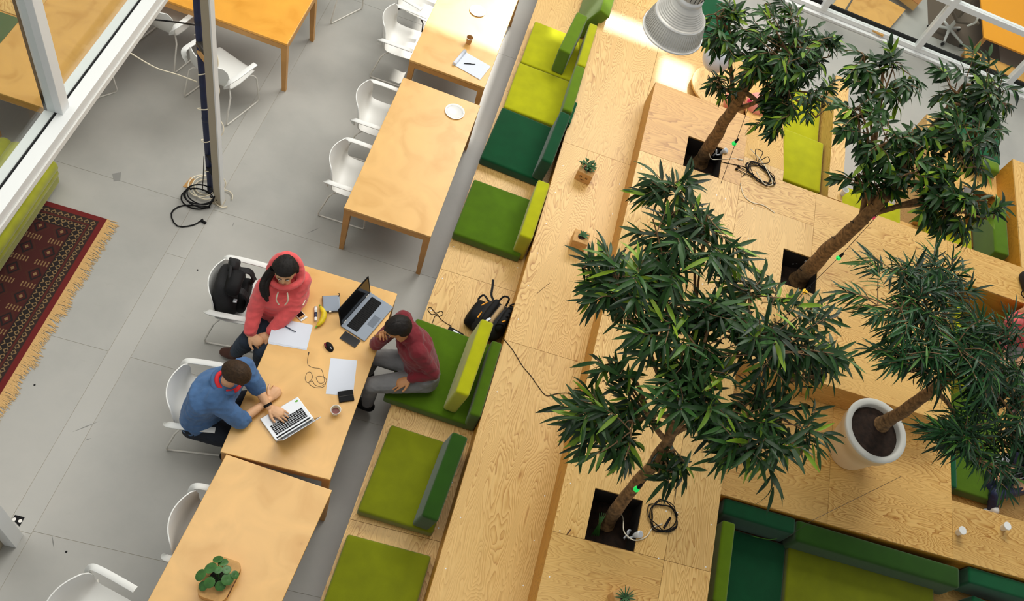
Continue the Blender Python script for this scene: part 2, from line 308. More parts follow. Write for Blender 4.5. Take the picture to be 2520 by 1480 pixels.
# distant walls: the hall goes on outside the frame
struct(obj('wall_far', box((3, 19.5, 1.6), (26, .2, 3.2)), 'wall_white'))
struct(obj('wall_left', box((-9.5, 5, 1.6), (.2, 26, 3.2)), 'wall_white'))
# ================================================================ STEPPED PLYWOOD SEATING
plat = empty('seating_platform', fp(1.4, 4.3), 0, 'stepped plywood seating platform with tree pits and sunken sofas', 'platform')
PR = plat.location
def cells(bm, x0, x1, y0, y1, z0, z1, holes=()):
    X = sorted({x0, x1}|{min(max(v, x0), x1) for h in holes for v in h[:2]}); Y = sorted({y0, y1}|{min(max(v, y0), y1) for h in holes for v in h[2:]})
    vt = {}
    def v(x, y, z):
        k = (round(x, 4), round(y, 4), z)
        if k not in vt: vt[k] = bm.verts.new(fp(x, y, z)-PR)
        return vt[k]
    inside = set()
    for i in range(len(X)-1):
        for j_ in range(len(Y)-1):
            cx, cy = (X[i]+X[i+1])/2, (Y[j_]+Y[j_+1])/2
            if any(h[0] < cx < h[1] and h[2] < cy < h[3] for h in holes): continue
            inside.add((i, j_))
    for i, j_ in inside:
        a, b, c, d = X[i], X[i+1], Y[j_], Y[j_+1]
        bm.faces.new((v(a, c, z1), v(b, c, z1), v(b, d, z1), v(a, d, z1))); bm.faces.new((v(a, d, z0), v(b, d, z0), v(b, c, z0), v(a, c, z0)))
        for di, dj, p, q in ((-1, 0, (a, d), (a, c)), (1, 0, (b, c), (b, d)), (0, -1, (a, c), (b, c)), (0, 1, (b, d), (a, d))):
            if (i+di, j_+dj) not in inside: bm.faces.new((v(*p, z0), v(*q, z0), v(*q, z1), v(*p, z1)))
G = .0016
PITS = {1: (1.915, 2.325, 6.34, 6.765), 2: (3.14, 3.54, 5.29, 5.73), 3: (1.70, 2.12, 2.285, 2.715)}
def panel(x0, x1, y0, y1, z, m='ply_y', holes=(), t=.018, nm='plywood_panel'):
    bm = bmesh.new(); cells(bm, x0+G, x1-G, y0+G, y1-G, z-t, z, holes); o = obj(nm, bm, m, plat); return o
def riser(x0, x1, y0, y1, z0, z1, m='ply_edge', nm='riser_panel'):
    bm = bmesh.new(); cells(bm, x0, x1, y0, y1, z0, z1); return obj(nm, bm, m, plat)
XF, XS, XD = -.077, .675, 1.43
LV1, LV2, LV3 = .38, .72, 1.08
# seat level
for a, b in ((-.4, 2.19), (2.19, 4.68), (4.68, 7.12), (7.12, 9.56), (9.56, 12)): panel(XF, XS, a, b, LV1)
# middle shelf
for a, b in ((-.9, 1.525), (1.525, 3.965), (3.965, 6.41), (6.41, 8.85), (8.85, 11.3)): panel(XS, 1.44 if a < 8 else 1.30, a, b, LV2)
panel(1.44, 2.62, 7.36, 8.58, LV2, 'ply_x')
# deck
panel(XD, 2.38, -.2, 2.283, LV3, 'ply_x'); panel(2.38, 2.79, -.2, 2.283, LV3)
panel(XD, 2.38, 2.283, 4.31, LV3, 'ply_y', [PITS[3]]); panel(2.38, 2.79, 2.283, 4.31, LV3)
panel(XD, 2.57, 4.31, 6.338, LV3); panel(2.57, 3.46, 4.31, 6.15, LV3, 'ply_y', [PITS[2]])
panel(3.46, 5.12, 4.31, 6.61, LV3, 'ply_x', [PITS[2]]); panel(2.57, 3.46, 6.15, 6.61, LV3, 'ply_x')
panel(XD, 2.57, 6.338, 7.36, LV3, 'ply_dark', [PITS[1]])
panel(5.12, 7.4, 6.10, 6.61, LV3, 'ply_x'); panel(6.12, 7.4, 6.61, 8.3, LV3)
panel(2.57, 3.05, 6.61, 6.76, LV3)
# sloping panel down to the far side
bm = bmesh.new()
q = [fp(2.572, 6.76, 1.08), fp(3.048, 6.76, 1.08), fp(3.048, 8.5, .74), fp(2.572, 8.5, .74)]
lo = [bm.verts.new(v-PR-Vector((0, 0, .02))) for v in q]; hi = [bm.verts.new(v-PR) for v in q]; bm.faces.new(lo[::-1]); bm.faces.new(hi)
for i in range(4): bm.faces.new((lo[i], lo[(i+1) % 4], hi[(i+1) % 4], hi[i]))
obj('sloping_panel', bm, 'ply_y', plat)
riser(3.05, 3.065, 6.61, 8.5, 0, .74); riser(2.57, 3.06, 8.48, 8.5, 0, .72)
# the lower ledge where the white pot stands
panel(2.79, 4.0, 3.10, 4.31, LV2, 'ply_x'); panel(4.0, 5.35, 3.10, 4.31, LV2, 'ply_x'); panel(5.35, 7.6, 3.10, 3.69, LV2, 'ply_x')
# sunken floors
panel(2.80, 5.0, -.4, 3.10, .30, 'ply_x'); panel(5.0, 7.6, -.4, 3.10, .30, 'ply_x')
panel(5.12, 7.8, 3.69, 6.10, .38, 'ply_x')
# risers
riser(XF+.05, XF+.068, -.4, 12, .0, .362, 'carcass')
for a, b in ((-.4, 3.965), (3.965, 6.41), (6.41, 12)): riser(XS-.001, XS+.017, a, b, LV1, LV2-.018)
riser(XD, XD+.018, -.2, 7.36, LV2, LV3-.018); riser(XD, 2.57, 7.342, 7.36, LV2, LV3-.018)
riser(2.772, 2.79, -.2, 4.31, .30, LV3-.018); riser(2.79, 5.12, 4.31, 4.328, LV2, LV3-.018, 'ply_x')
riser(2.79, 7.6, 3.10, 3.118, .30, LV2-.018, 'ply_edge'); riser(5.35, 7.6, 3.672, 3.69, .38, LV2-.018)
riser(5.332, 5.35, 3.69, 4.31, .38, LV2-.018); riser(5.102, 5.12, 4.31, 6.10, .38, LV3-.018); riser(5.12, 7.4, 6.10, 6.118, .38, LV3-.018)
riser(2.57, 7.4, 6.592, 6.61, 0, LV3-.018); riser(1.30, 1.318, 8.58, 11.3, 0, LV2-.018); riser(1.3, 2.6, 8.562, 8.58, 0, LV2-.018)
riser(2.552, 2.57, 7.36, 8.58, 0, LV2-.018)
# divider board between lime nook and open floor, and the far blocks
riser(3.60, 3.78, 6.62, 8.56, 0, LV3, 'ply_y', 'divider_board')
riser(5.10, 5.62, 7.32, 8.9, 0, .74, 'ply_x', 'end_block'); riser(6.12, 6.14, 6.61, 8.3, 0, LV3-.018)
panel(5.62, 6.12, 7.9, 9.3, .74, 'ply_y')
riser(5.62, 5.64, 7.9, 9.3, 0, .72)
# tree pits: dark boxes with soil
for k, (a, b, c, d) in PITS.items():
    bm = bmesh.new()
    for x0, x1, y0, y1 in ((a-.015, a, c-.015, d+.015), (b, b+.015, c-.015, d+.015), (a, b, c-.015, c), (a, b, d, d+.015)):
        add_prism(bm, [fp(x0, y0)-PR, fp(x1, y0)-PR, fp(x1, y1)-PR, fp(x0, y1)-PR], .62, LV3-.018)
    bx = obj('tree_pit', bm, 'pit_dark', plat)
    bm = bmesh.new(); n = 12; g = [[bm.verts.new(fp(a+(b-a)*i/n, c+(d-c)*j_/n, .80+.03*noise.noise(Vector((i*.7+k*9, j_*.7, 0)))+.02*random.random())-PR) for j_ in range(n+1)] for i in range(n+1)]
    for i in range(n):
        for j_ in range(n): bm.faces.new((g[i][j_], g[i+1][j_], g[i+1][j_+1], g[i][j_+1]))
    s = obj('soil', bm, 'soil', bx, True)
# small screws in the boards
sb = bmesh.new()
for x0 in (XF+.05, XS-.05, XS+.07, 1.37, 1.49, 2.33, 2.43, 2.74):
    z = LV1 if x0 < .65 else LV2 if x0 < 1.4 else LV3
    y = .4
    while y < 6.2:
        if random.random() < .7: add_lathe(sb, [(.006, 0), (.006, .0012)], fp(x0, y+random.uniform(-.02, .02), z+.0002)-PR, 6, cap1=True)
        y += .38
so_ = obj('screw', sb, 'white_eye', plat); so_['kind'] = 'stuff'
# ================================================================ TABLES
def add_taperleg(bm, x, y, sx, sy, h):
    t0, t1 = .062, .040
    X = [(0, h, t0), (0, h, t1)]
    def ring(t, z): return [bm.verts.new(v) for v in ((x, y, z), (x-sx*t, y, z), (x-sx*t, y-sy*t, z), (x, y-sy*t, z))]
    a, b = ring(t1, 0), ring(t0, h)
    f = [a[::-1], b]+[(a[i], a[(i+1) % 4], b[(i+1) % 4], b[i]) for i in range(4)]
    for q_ in f: bm.faces.new(q_)
    bmesh.ops.recalc_face_normals(bm, faces=bm.faces[:])
def table(cx, cy, w, l, rz, label, top='birch'):
    c = fp(cx, cy); t = empty('table', c, rz, label, 'table', 'birch tables')
    tt = obj('tabletop', box((0, 0, .725), (w, l, .03), bevel=.004), top, t); 
    ed = obj('edge_band', prism([(-w/2+.002, -l/2+.002), (w/2-.002, -l/2+.002), (w/2-.002, l/2-.002), (-w/2+.002, l/2-.002)], .706, .711), 'table_edge', t)
    for sy in (-1, 1): obj('apron', box((0, sy*(l/2-.014), .672), (w-.12, .02, .068)), 'table_leg', t)
    for sx in (-1, 1): obj('apron', box((sx*(w/2-.014), 0, .672), (.02, l-.12, .068)), 'table_leg', t)
    for sx in (-1, 1):
        for sy in (-1, 1): bm = bmesh.new(); add_taperleg(bm, sx*(w/2-.003), sy*(l/2-.003), sx, sy, .706); obj('leg', bm, 'table_leg', t)
    return t
R = math.radians
rz0 = -K
TB = {}
TB[3] = table(-.657, 5.63, .815, 1.72, rz0-.0, 'birch table with a single white plate near its far right corner')
TB[4] = table(-.745, 3.215, .835, 1.745, rz0+.02, 'birch table with laptops and papers, three people sitting around it')
TB[5] = table(-.735, 1.43, .83, 1.75, rz0-.06, 'empty birch table at the bottom with a succulent box on it')
TB[2] = table(-.68, 7.64, .81, 1.79, rz0, 'sunlit birch table with plate, paper cup and notepad on it', 'birch')
TB[1] = table(-3.08, 6.83, 1.76, .83, rz0, 'honey yellow birch table behind the navy pipe, top left', 'birch_yellow')
TB[6] = table(-4.97, 5.61, 3.0, 1.54, rz0, 'large tan table seen through the glass at the upper left', 'birch_tan')
for ch in TB[6].children:
    if ch.name.startswith('leg') and sum(v.co.x for v in ch.data.vertices) > 0:
        for v in ch.data.vertices: v.co.x -= .7
# green mat and plywood board on the big table
tag(obj('desk_mat', prism([fp(-5.6, 4.95), fp(-4.27, 4.95), fp(-4.27, 5.64), fp(-5.6, 5.64)], .742, .747), 'mat_green'), 'dark green mat lying on the large tan table', 'mat')
tag(obj('wooden_board', prism([fp(-5.6, 5.66), fp(-4.2, 5.66), fp(-4.2, 6.3), fp(-5.6, 6.3)], .742, .75), 'ply_y'), 'plain wooden board lying behind the dark green mat', 'board')
# ================================================================ CHAIRS
def chair_shell():
    prof = [(.235, .425), (.215, .447), (.12, .440), (0, .430), (-.10, .434), (-.165, .462), (-.205, .53), (-.228, .63), (-.245, .73), (-.258, .80)]
    wid = [.205, .225, .235, .238, .238, .240, .246, .250, .236, .20]; up_ = [.0, .004, .010, .016, .022, .02, .01, 0, 0, -.012]; fw = [0, 0, 0, 0, .0, .02, .05, .075, .08, .07]
    pts = spline([(p[0], p[1], 0) for p in prof], 3); m = len(pts); n = 12
    def it(a, s): i = min(int(s), len(a)-2); return a[i]+(a[i+1]-a[i])*(s-i)
    bm = bmesh.new(); g = []
    for i, p in enumerate(pts):
        s = i/3; w, u, f = it(wid, s), it(up_, s), it(fw, s)
        g.append([bm.verts.new((p.x+f*(t*t), w*t, p.y+u*t*t)) for t in [(-1+2*k/n) for k in range(n+1)]])
    for i in range(m-1):
        for k in range(n): bm.faces.new((g[i][k], g[i+1][k], g[i+1][k+1], g[i][k+1]))
    bmesh.ops.recalc_face_normals(bm, faces=bm.faces[:])
    bmesh.ops.solidify(bm, geom=bm.faces[:], thickness=.009)
    return bm
def strap(path, w, t):
    bm = bmesh.new(); P = spline(path, 5); rings = []
    for i, p in enumerate(P):
        d = (P[min(i+1, len(P)-1)]-P[max(i-1, 0)]).normalized(); z = Vector((0, 0, 1)); s = d.cross(z).normalized(); u = s.cross(d).normalized()
        rings.append([bm.verts.new(p+s*a*w/2+u*b*t/2) for a, b in ((-1, -.6), (-.8, -1), (.8, -1), (1, -.6), (1, .6), (.8, 1), (-.8, 1), (-1, .6))])
    for i in range(len(rings)-1):
        for k in range(8): bm.faces.new((rings[i][k], rings[i][(k+1) % 8], rings[i+1][(k+1) % 8], rings[i+1][k]))
    bm.faces.new(rings[0]); bm.faces.new(rings[-1][::-1]); bmesh.ops.recalc_face_normals(bm, faces=bm.faces[:]); return bm
def make_chair(label, loc, rz, base='white_wire'):
    t = empty('armchair', loc, rz, label, 'chair', 'white shell chairs')
    sharp(obj('shell', chair_shell(), 'white_plastic', t), 50)
    for s in (-1, 1):
        a = obj('armrest', strap([(-.205, s*.246, .55), (-.21, s*.262, .62), (-.185, s*.285, .668), (-.10, s*.292, .672), (.05, s*.290, .668), (.17, s*.286, .66)], .05, .014), 'white_plastic', t); sharp(a, 50)
        pts = [(.10, s*.15, .424), (.20, s*.235, .41), (.215, s*.26, .38), (.235, s*.272, .05), (.225, s*.272, .012), (.18, s*.272, .008), (-.20, s*.272, .008), (-.245, s*.272, .012), (-.25, s*.272, .05), (-.165, s*.26, .38), (-.14, s*.235, .41), (-.06, s*.15, .424)]
        obj('sled_leg', tube(pts, .0085, 8), base, t, True)
    obj('cross_bar', tube([(.02, -.16, .42), (.02, .16, .42)], .008, 6), base, t, True)
    return t
proto = None
def chair(px, py, ang, label, dx=0, dy=0, base='white_wire'):
    global proto
    c = at(px, py, .41); c.z = 0; c.x += dx; c.y += dy
    if base != 'white_wire' or proto is None:
        t = make_chair(label, c, R(ang), base); t.scale = (.94, .94, .96)
        if base == 'white_wire': proto = t
        return t
    t = copy_tree(proto); t.location = c; t.rotation_euler = (0, 0, R(ang)); t['label'] = label; return t
chair(1030, 8, -14, 'white shell chair cut by the top edge, on dark wire legs', base='dark_wire')
chair(990, 106, 1, 'white shell chair pushed in at the sunlit table, in front of a dark-legged chair')
chair(930, 296, 1, 'white shell chair at the far half of the plate table')
chair(870, 443, 0, 'white shell chair at the near half of the plate table')
chair(592, 742, 6, 'white shell chair under the person in pink hoodie')
chair(500, 1000, 9, 'white shell chair carrying the person in blue shirt')
chair(510, 1316, 2, 'white shell chair tucked under the empty birch table, only its back showing')
chair(225, 1530, -14, 'white shell chair in the bottom left corner facing right')
chair(545, 178, 70, 'white shell chair standing behind the navy pipe')
chair(408, 48, 74, 'white shell chair tucked under the honey yellow table')
chair(182, 128, 50, 'white shell chair almost hidden by the white window rail').scale = (.94, .94, .86)
chair(822, -62, 60, 'white shell chair beyond the honey yellow table, leg at the top edge')
# ================================================================ CUSHIONS
def cushion(name, label, cat, x0, x1, y0, y1, z0, z1, m, rz=0, bev=.028, tilt=0, group='green bench cushions', tiltx=0):
    w, l, h = x1-x0, y1-y0, z1-z0
    bm = bmesh.new(); add_box(bm, (0, 0, h/2), (w, l, h)); 
    bmesh.ops.bevel(bm, geom=bm.edges[:], offset=min(bev, w*.3, h*.3), segments=4, profile=.6, affect='EDGES', clamp_overlap=True)
    c = fp((x0+x1)/2, (y0+y1)/2, z0); o = obj(name, bm, 'fab_'+m if 'fab_'+m in M else m); sharp(o, 50)
    o.location = c; o.rotation_euler = (tiltx, tilt, -K+rz); return tag(o, label, cat, group)
TS = .50
cushion('seat_cushion', 'olive lime seat cushion, farthest on the left bench', 'cushion', -.02, .64, 7.50, 8.20, LV1, TS, 'lime', bev=.022)
cushion('seat_cushion', 'bright lime seat cushion next to a dark green one', 'cushion', -.03, .64, 6.78, 7.49, LV1, TS, 'lime')
cushion('seat_cushion', 'dark bottle green seat cushion on the left bench', 'cushion', -.06, .62, 6.00, 6.76, LV1, TS, 'bottle', rz=-.05)
cushion('seat_cushion', 'mid green seat cushion with a lime back pad', 'cushion', -.07, .62, 5.02, 5.73, LV1, TS, 'green', rz=-.02)
cushion('seat_cushion', 'mid green seat cushion under the person in maroon', 'cushion', -.14, .62, 3.20, 4.02, LV1, TS, 'green', rz=-.04)
cushion('seat_cushion', 'olive green seat cushion with a deep green back pad', 'cushion', -.03, .60, 2.22, 2.99, LV1, TS, 'olive', rz=-.03)
cushion('seat_cushion', 'olive green seat cushion cut by the bottom edge', 'cushion', -.05, .63, 1.28, 2.04, LV1, TS, 'olive')
# back pads lean on the step behind
cushion('back_cushion', 'large green back pad at the top edge of the left bench', 'cushion', .42, .56, 8.32, 9.1, .39, .93, 'midgreen', tilt=.42, group='green back pads')
cushion('back_cushion', 'green back pad standing loose on the farthest lime cushion', 'cushion', .36, .50, 7.52, 8.20, .505, .87, 'midgreen', rz=-.10, group='green back pads')
cushion('back_cushion', 'narrow lime back pad behind the loose green one', 'cushion', .57, .67, 7.42, 8.12, .50, .86, 'lime', group='green back pads')
cushion('back_cushion', 'green back pad behind the bright lime cushion', 'cushion', .56, .67, 6.72, 7.41, .50, .86, 'midgreen', group='green back pads')
cushion('back_cushion', 'dark bottle green back pad on the left bench', 'cushion', .50, .62, 5.98, 6.70, .50, .85, 'bottle', rz=-.06, tilt=.08, group='green back pads')
cushion('back_cushion', 'lime back pad beside the cube planters', 'cushion', .53, .66, 5.05, 5.77, .38, .80, 'lime', rz=-.02, group='green back pads')
cushion('back_cushion', 'tall lime back pad behind the person in maroon', 'cushion', .36, .48, 3.25, 3.99, .502, .94, 'lime', rz=-.03, tilt=.10, group='green back pads')
cushion('back_cushion', 'green back pad hidden behind the tall lime one', 'cushion', .57, .67, 3.18, 3.92, .38, .74, 'green', group='green back pads')
cushion('back_cushion', 'deep green back pad on the olive cushion', 'cushion', .42, .56, 2.22, 2.96, .50, .82, 'deepgreen', rz=-.05, tilt=.12, group='green back pads')
# dark green bit of cloth behind the bottle green pad
tag(obj('cloth', prism([fp(.655, 6.62), fp(.69, 6.62), fp(.70, 6.93), fp(.67, 6.93)], .70, .80, .01), 'fab_forest'), 'dark green cloth stuffed behind the green back pads', 'cloth')
# lime nook on the far side
g2 = 'lime cushions of the far nook'
cushion('seat_cushion', 'lime seat pad at the far end of the lime nook', 'cushion', 3.07, 3.585, 7.55, 8.45, .62, .76, 'lime', group=g2)
cushion('seat_cushion', 'lime seat pad at the near end of the lime nook', 'cushion', 3.07, 3.585, 6.79, 7.55, .74, .92, 'lime', group=g2)
cushion('back_cushion', 'flat olive back pad along the near edge of the lime nook', 'cushion', 3.08, 3.585, 6.63, 6.77, .55, .90, 'limedark', group=g2)
riser(3.06, 3.60, 6.62, 8.5, .0, .54, 'ply_y', 'seat_box')
# seats along the far side facing the open floor
riser(3.78, 6.12, 6.62, 7.30, 0, .38, 'ply_x', 'seat_box')
g3 = 'cushions on the far side bench'
cushion('seat_cushion', 'lime seat pad behind the second tree trunk', 'cushion', 3.82, 4.35, 6.82, 7.42, .38, .50, 'lime', group=g3)
cushion('seat_cushion', 'lime seat pad right of the second tree trunk', 'cushion', 4.36, 4.88, 6.82, 7.42, .38, .50, 'lime', group=g3)
cushion('back_cushion', 'green back pad against the far side of the deck', 'cushion', 4.20, 4.92, 6.66, 6.80, .40, .74, 'green', group=g3)
cushion('seat_cushion', 'lime seat pad at the right end of the far side bench', 'cushion', 5.22, 5.88, 6.82, 7.5, .38, .52, 'lime', group=g3)
cushion('back_cushion', 'lime back pad along the deck edge, right end', 'cushion', 5.18, 6.02, 6.64, 6.79, .52, .84, 'lime', group=g3)
cushion('back_cushion', 'broad green back pad against the right hand board', 'cushion', 5.90, 6.09, 6.80, 7.52, .50, .98, 'green', group=g3, tilt=-.1)
cushion('seat_cushion', 'dark green pad near the right edge beyond the trees', 'cushion', 5.5, 6.1, 8.35, 9.2, .76, .88, 'forest', group=g3)
cushion('roll_cushion', 'green roll cushion lying by the dark green pad at right', 'cushion', 5.55, 6.05, 8.15, 8.32, .76, .93, 'midgreen', group=g3, bev=.06)
# dark green pads beyond the middle shelf, top centre
cushion('seat_cushion', 'dark green pad left of the hanging lamp, top edge', 'cushion', 1.34, 2.3, 8.74, 9.6, .40, .66, 'forest', group='pads behind the lamp')
cushion('back_cushion', 'small lime roll left of the hanging lamp', 'cushion', 1.33, 1.95, 8.60, 8.72, .50, .70, 'lime', group='pads behind the lamp', bev=.05)
# bottom right sofa corner
g4 = 'cushions of the sunken corner sofa'
cushion('back_cushion', 'dark bottle green back pad in the corner of the sunken sofa', 'cushion', 2.98, 3.70, 2.94, 3.09, .38, .69, 'bottle', group=g4)
cushion('back_cushion', 'long deep green back pad of the sunken sofa', 'cushion', 3.71, 5.44, 2.86, 3.06, .36, .70, 'deepgreen', group=g4, bev=.04)
cushion('arm_cushion', 'green arm bolster along the left side of the sunken sofa', 'cushion', 3.00, 3.13, 2.18, 2.90, .40, .66, 'midgreen', group=g4)
cushion('arm_cushion', 'lime bolster at the bottom edge left of the sunken sofa', 'cushion', 3.03, 3.19, 1.40, 2.12, .40, .66, 'lime', group=g4)
cushion('seat_cushion', 'dark bottle green seat pad of the sunken sofa', 'cushion', 3.14, 3.74, 1.30, 2.92, .30, .44, 'bottle', group=g4)
cushion('seat_cushion', 'large olive lime seat pad of the sunken sofa', 'cushion', 3.75, 5.30, 1.30, 2.88, .30, .48, 'olive', group=g4)
cushion('back_cushion', 'dark green back pad at the bottom right corner', 'cushion', 5.55, 7.0, 2.92, 3.08, .36, .68, 'forest', group=g4)
cushion('seat_cushion', 'dark green seat pad in the bottom right corner', 'cushion', 5.62, 6.9, 2.2, 2.78, .32, .58, 'forest', rz=-.12, group=g4)
# right nook
g5 = 'pads of the right hand nook'
cushion('seat_cushion', 'green seat pad in the right hand nook behind leaves', 'cushion', 5.46, 6.1, 3.9, 6.0, .40, .54, 'green', group=g5)
cushion('back_cushion', 'dark green strip pad along the left wall of the right nook', 'cushion', 5.37, 5.45, 3.85, 4.75, .44, .68, 'forest', group=g5)
cushion('back_cushion', 'lime back pad at the upper left of the right nook', 'cushion', 5.34, 5.44, 4.9, 5.9, .54, .90, 'lime', group=g5)
# ================================================================ LEFT SOFA AND RUG
sf = empty('sofa', fp(-3.93, 3.70), -K+.02, 'lime ribbed sofa partly hidden by the white window rail', 'sofa')
bm = bmesh.new()
def chan(bm, x, y0, y1, zc, r):
    add_tube(bm, [(x, y0+.02, zc), (x, y0+.05, zc), (x, y1-.05, zc), (x, y1-.02, zc)], [r*.6, r, r, r*.6], 14)
obj('base', box((0, 0, .14), (.88, 1.74, .20), bevel=.03), 'sofa_lime', sf)
for i, (x, z) in enumerate(((.39, .16), (.40, .255), (.36, .35), (.27, .39), (.16, .39), (.05, .39))):
    sharp(obj('cushion_rib', (lambda b: (chan(b, x, -.90, .90, z+.04, .066), b)[1])(bmesh.new()), 'sofa_lime', sf), 60)
sharp(obj('backrest', box((-.3, 0, .55), (.24, 1.66, .5), bevel=.07, seg=4), 'sofa_lime', sf), 60)
for s in (-1, 1): obj('foot', lathe([(.02, 0), (.025, .06)], (.34, s*.72, 0), 10, cap0=True, cap1=True), 'table_edge', sf)
rg = empty('rug', fp(-3.98, 2.85), -K+.02, 'dark red patterned rug with beige fringe under the lime sofa', 'rug')
def rugmat():
    m = bpy.data.materials.new('rug_pattern'); m.use_nodes = True; nt = m.node_tree; b = nt.nodes['Principled BSDF']; L = nt.links
    tc = nt.nodes.new('ShaderNodeTexCoord'); sx = nt.nodes.new('ShaderNodeSeparateXYZ'); L.new(tc.outputs['Object'], sx.inputs[0])
    def ma(op, a, b_=None, c=None):
        n = nt.nodes.new('ShaderNodeMath'); n.operation = op
        for i, v in enumerate((a, b_, c)):
            if v is None: continue
            if isinstance(v, (int, float)): n.inputs[i].default_value = v
            else: L.new(v, n.inputs[i])
        return n.outputs[0]
    X = ma('SUBTRACT', 1.0, sx.outputs['X']); Y = sx.outputs['Y']      # X distance from the fringed edge
    YE = ma('SUBTRACT', 1.5, Y); D = ma('MINIMUM', X, YE)              # distance from the nearest visible edge
    base = ramp(nt, [(0, (104, 24, 22)), (.045, (104, 24, 22)), (.05, (44, 30, 24)), (.10, (44, 28, 22)), (.11, (88, 30, 20)), (.125, (30, 22, 18)), (.2, (26, 18, 15)), (.21, (66, 20, 15)), (1, (52, 15, 12))], D)
    T = ma('MAXIMUM', ma('COMPARE', D, .075, .022), ma('COMPARE', D, .16, .035))
    def cell(u, v, su, sv): return ma('SUBTRACT', ma('FRACT', ma('MULTIPLY', u, su)), .5), ma('SUBTRACT', ma('FRACT', ma('MULTIPLY', v, sv)), .5)
    # border motifs
    a, c = cell(X, Y, 18, 18); ring = ma('COMPARE', ma('ADD', ma('ABSOLUTE', a), ma('ABSOLUTE', c)), .36, .10); bord = ma('MULTIPLY', ring, T)
    # field: diamonds and combed bars
    a, c = cell(X, Y, 5.6, 4.4); dia = ma('ADD', ma('ABSOLUTE', a), ma('ABSOLUTE', c)); f1 = ma('COMPARE', dia, .40, .03); core = ma('LESS_THAN', ma('ADD', ma('ABSOLUTE', a), ma('MULTIPLY', ma('ABSOLUTE', c), 1.0)), .09)
    comb = ma('MULTIPLY', ma('COMPARE', ma('ABSOLUTE', c), .44, .05), ma('LESS_THAN', ma('FRACT', ma('MULTIPLY', X, 42)), .45))
    inn = ma('GREATER_THAN', D, .215); dk = ma('MULTIPLY', ma('LESS_THAN', ma('ABSOLUTE', ma('SUBTRACT', dia, .26)), .05), inn)
    lt = ma('MAXIMUM', bord, ma('MULTIPLY', ma('MAXIMUM', core, ma('MULTIPLY', comb, ma('LESS_THAN', ma('ABSOLUTE', a), .36))), inn))
    m1 = nt.nodes.new('ShaderNodeMix'); m1.data_type = 'RGBA'; L.new(dk, m1.inputs['Factor']); L.new(base, m1.inputs[6]); m1.inputs[7].default_value = lin((26, 16, 14))
    m2 = nt.nodes.new('ShaderNodeMix'); m2.data_type = 'RGBA'; L.new(ma('MULTIPLY', lt, .85), m2.inputs['Factor']); L.new(m1.outputs[2], m2.inputs[6]); m2.inputs[7].default_value = lin((140, 112, 74))
    m3 = nt.nodes.new('ShaderNodeMix'); m3.data_type = 'RGBA'; L.new(ma('MULTIPLY', ma('MULTIPLY', f1, inn), .7), m3.inputs['Factor']); L.new(m2.outputs[2], m3.inputs[6]); m3.inputs[7].default_value = lin((66, 34, 18))
    L.new(m3.outputs[2], b.inputs['Base Color']); b.inputs['Roughness'].default_value = .95; M['rug_pattern'] = m
rugmat()
obj('pile', prism([(-1.0, -1.5), (1.0, -1.5), (1.0, 1.5), (-1.0, 1.5)], .001, .012), 'rug_pattern', rg)
bm = bmesh.new(); y = -1.5
while y < 1.5:
    L_ = .10+.035*noise.noise(Vector((y*6, 0, 0)))+random.uniform(-.02, .02); s = random.uniform(-.035, .025)-.02
    add_tube(bm, [(1.0, y, .008), (1.0+L_*.5, y+s*.3+random.uniform(-.004, .004), .007), (1.0+L_, y+s, .004)], [.0045, .004, .0015], 4); y += .0045
fr_ = obj('fringe', bm, 'fringe', rg); fr_['kind'] = 'stuff'
# ================================================================ PEOPLE
def limb(bm, pts, rs, n=12, flat=None):
    """closed rounded tube through pts; flat=(axis, factor) squashes the section along an axis"""
    pts = [Vector(p) for p in pts]; out = []; rr = []
    d0 = (pts[1]-pts[0]).normalized(); d1 = (pts[-1]-pts[-2]).normalized()
    for a, f in ((-.95, .3), (-.7, .7), (-.35, .93)): out.append(pts[0]+d0*a*rs[0]); rr.append(rs[0]*f)
    out += pts; rr += list(rs)
    for a, f in ((.35, .93), (.7, .7), (.95, .3)): out.append(pts[-1]+d1*a*rs[-1]); rr.append(rs[-1]*f)
    i0 = len(bm.verts); add_tube(bm, out, rr, n)
    if flat:
        ax, f = Vector(flat[0]).normalized(), flat[1]; bm.verts.ensure_lookup_table()
        for i, v in enumerate(bm.verts[i0:]):
            c = out[i//n]; q = v.co-c; v.co = c+q-ax*(q.dot(ax))*(1-f)
def limbs(bm, pts, rs, n=14):
    for i in range(len(pts)-1): limb(bm, [pts[i], pts[i+1]], [rs[i], rs[i+1]], n)
def loft(bm, secs, side, n=20):
    """sections (centre, halfwidth, halfdepth, up): elliptical torso"""
    rings = []; side = Vector(side).normalized()
    S_ = [secs[0]]+list(secs)+[secs[-1]]
    for i, (c, w, d) in enumerate(secs):
        c = Vector(c); ax = (Vector(secs[min(i+1, len(secs)-1)][0])-Vector(secs[max(i-1, 0)][0])).normalized()
        s = (side-ax*side.dot(ax)).normalized(); f = ax.cross(s).normalized()
        rings.append([bm.verts.new(c+s*w*math.cos(2*PI*k/n)+f*d*math.sin(2*PI*k/n)) for k in range(n)])
    for i in range(len(rings)-1):
        for k in range(n): bm.faces.new((rings[i][k], rings[i][(k+1) % n], rings[i+1][(k+1) % n], rings[i+1][k]))
    bm.faces.new(rings[0][::-1]); bm.faces.new(rings[-1]); bmesh.ops.recalc_face_normals(bm, faces=bm.faces[:])
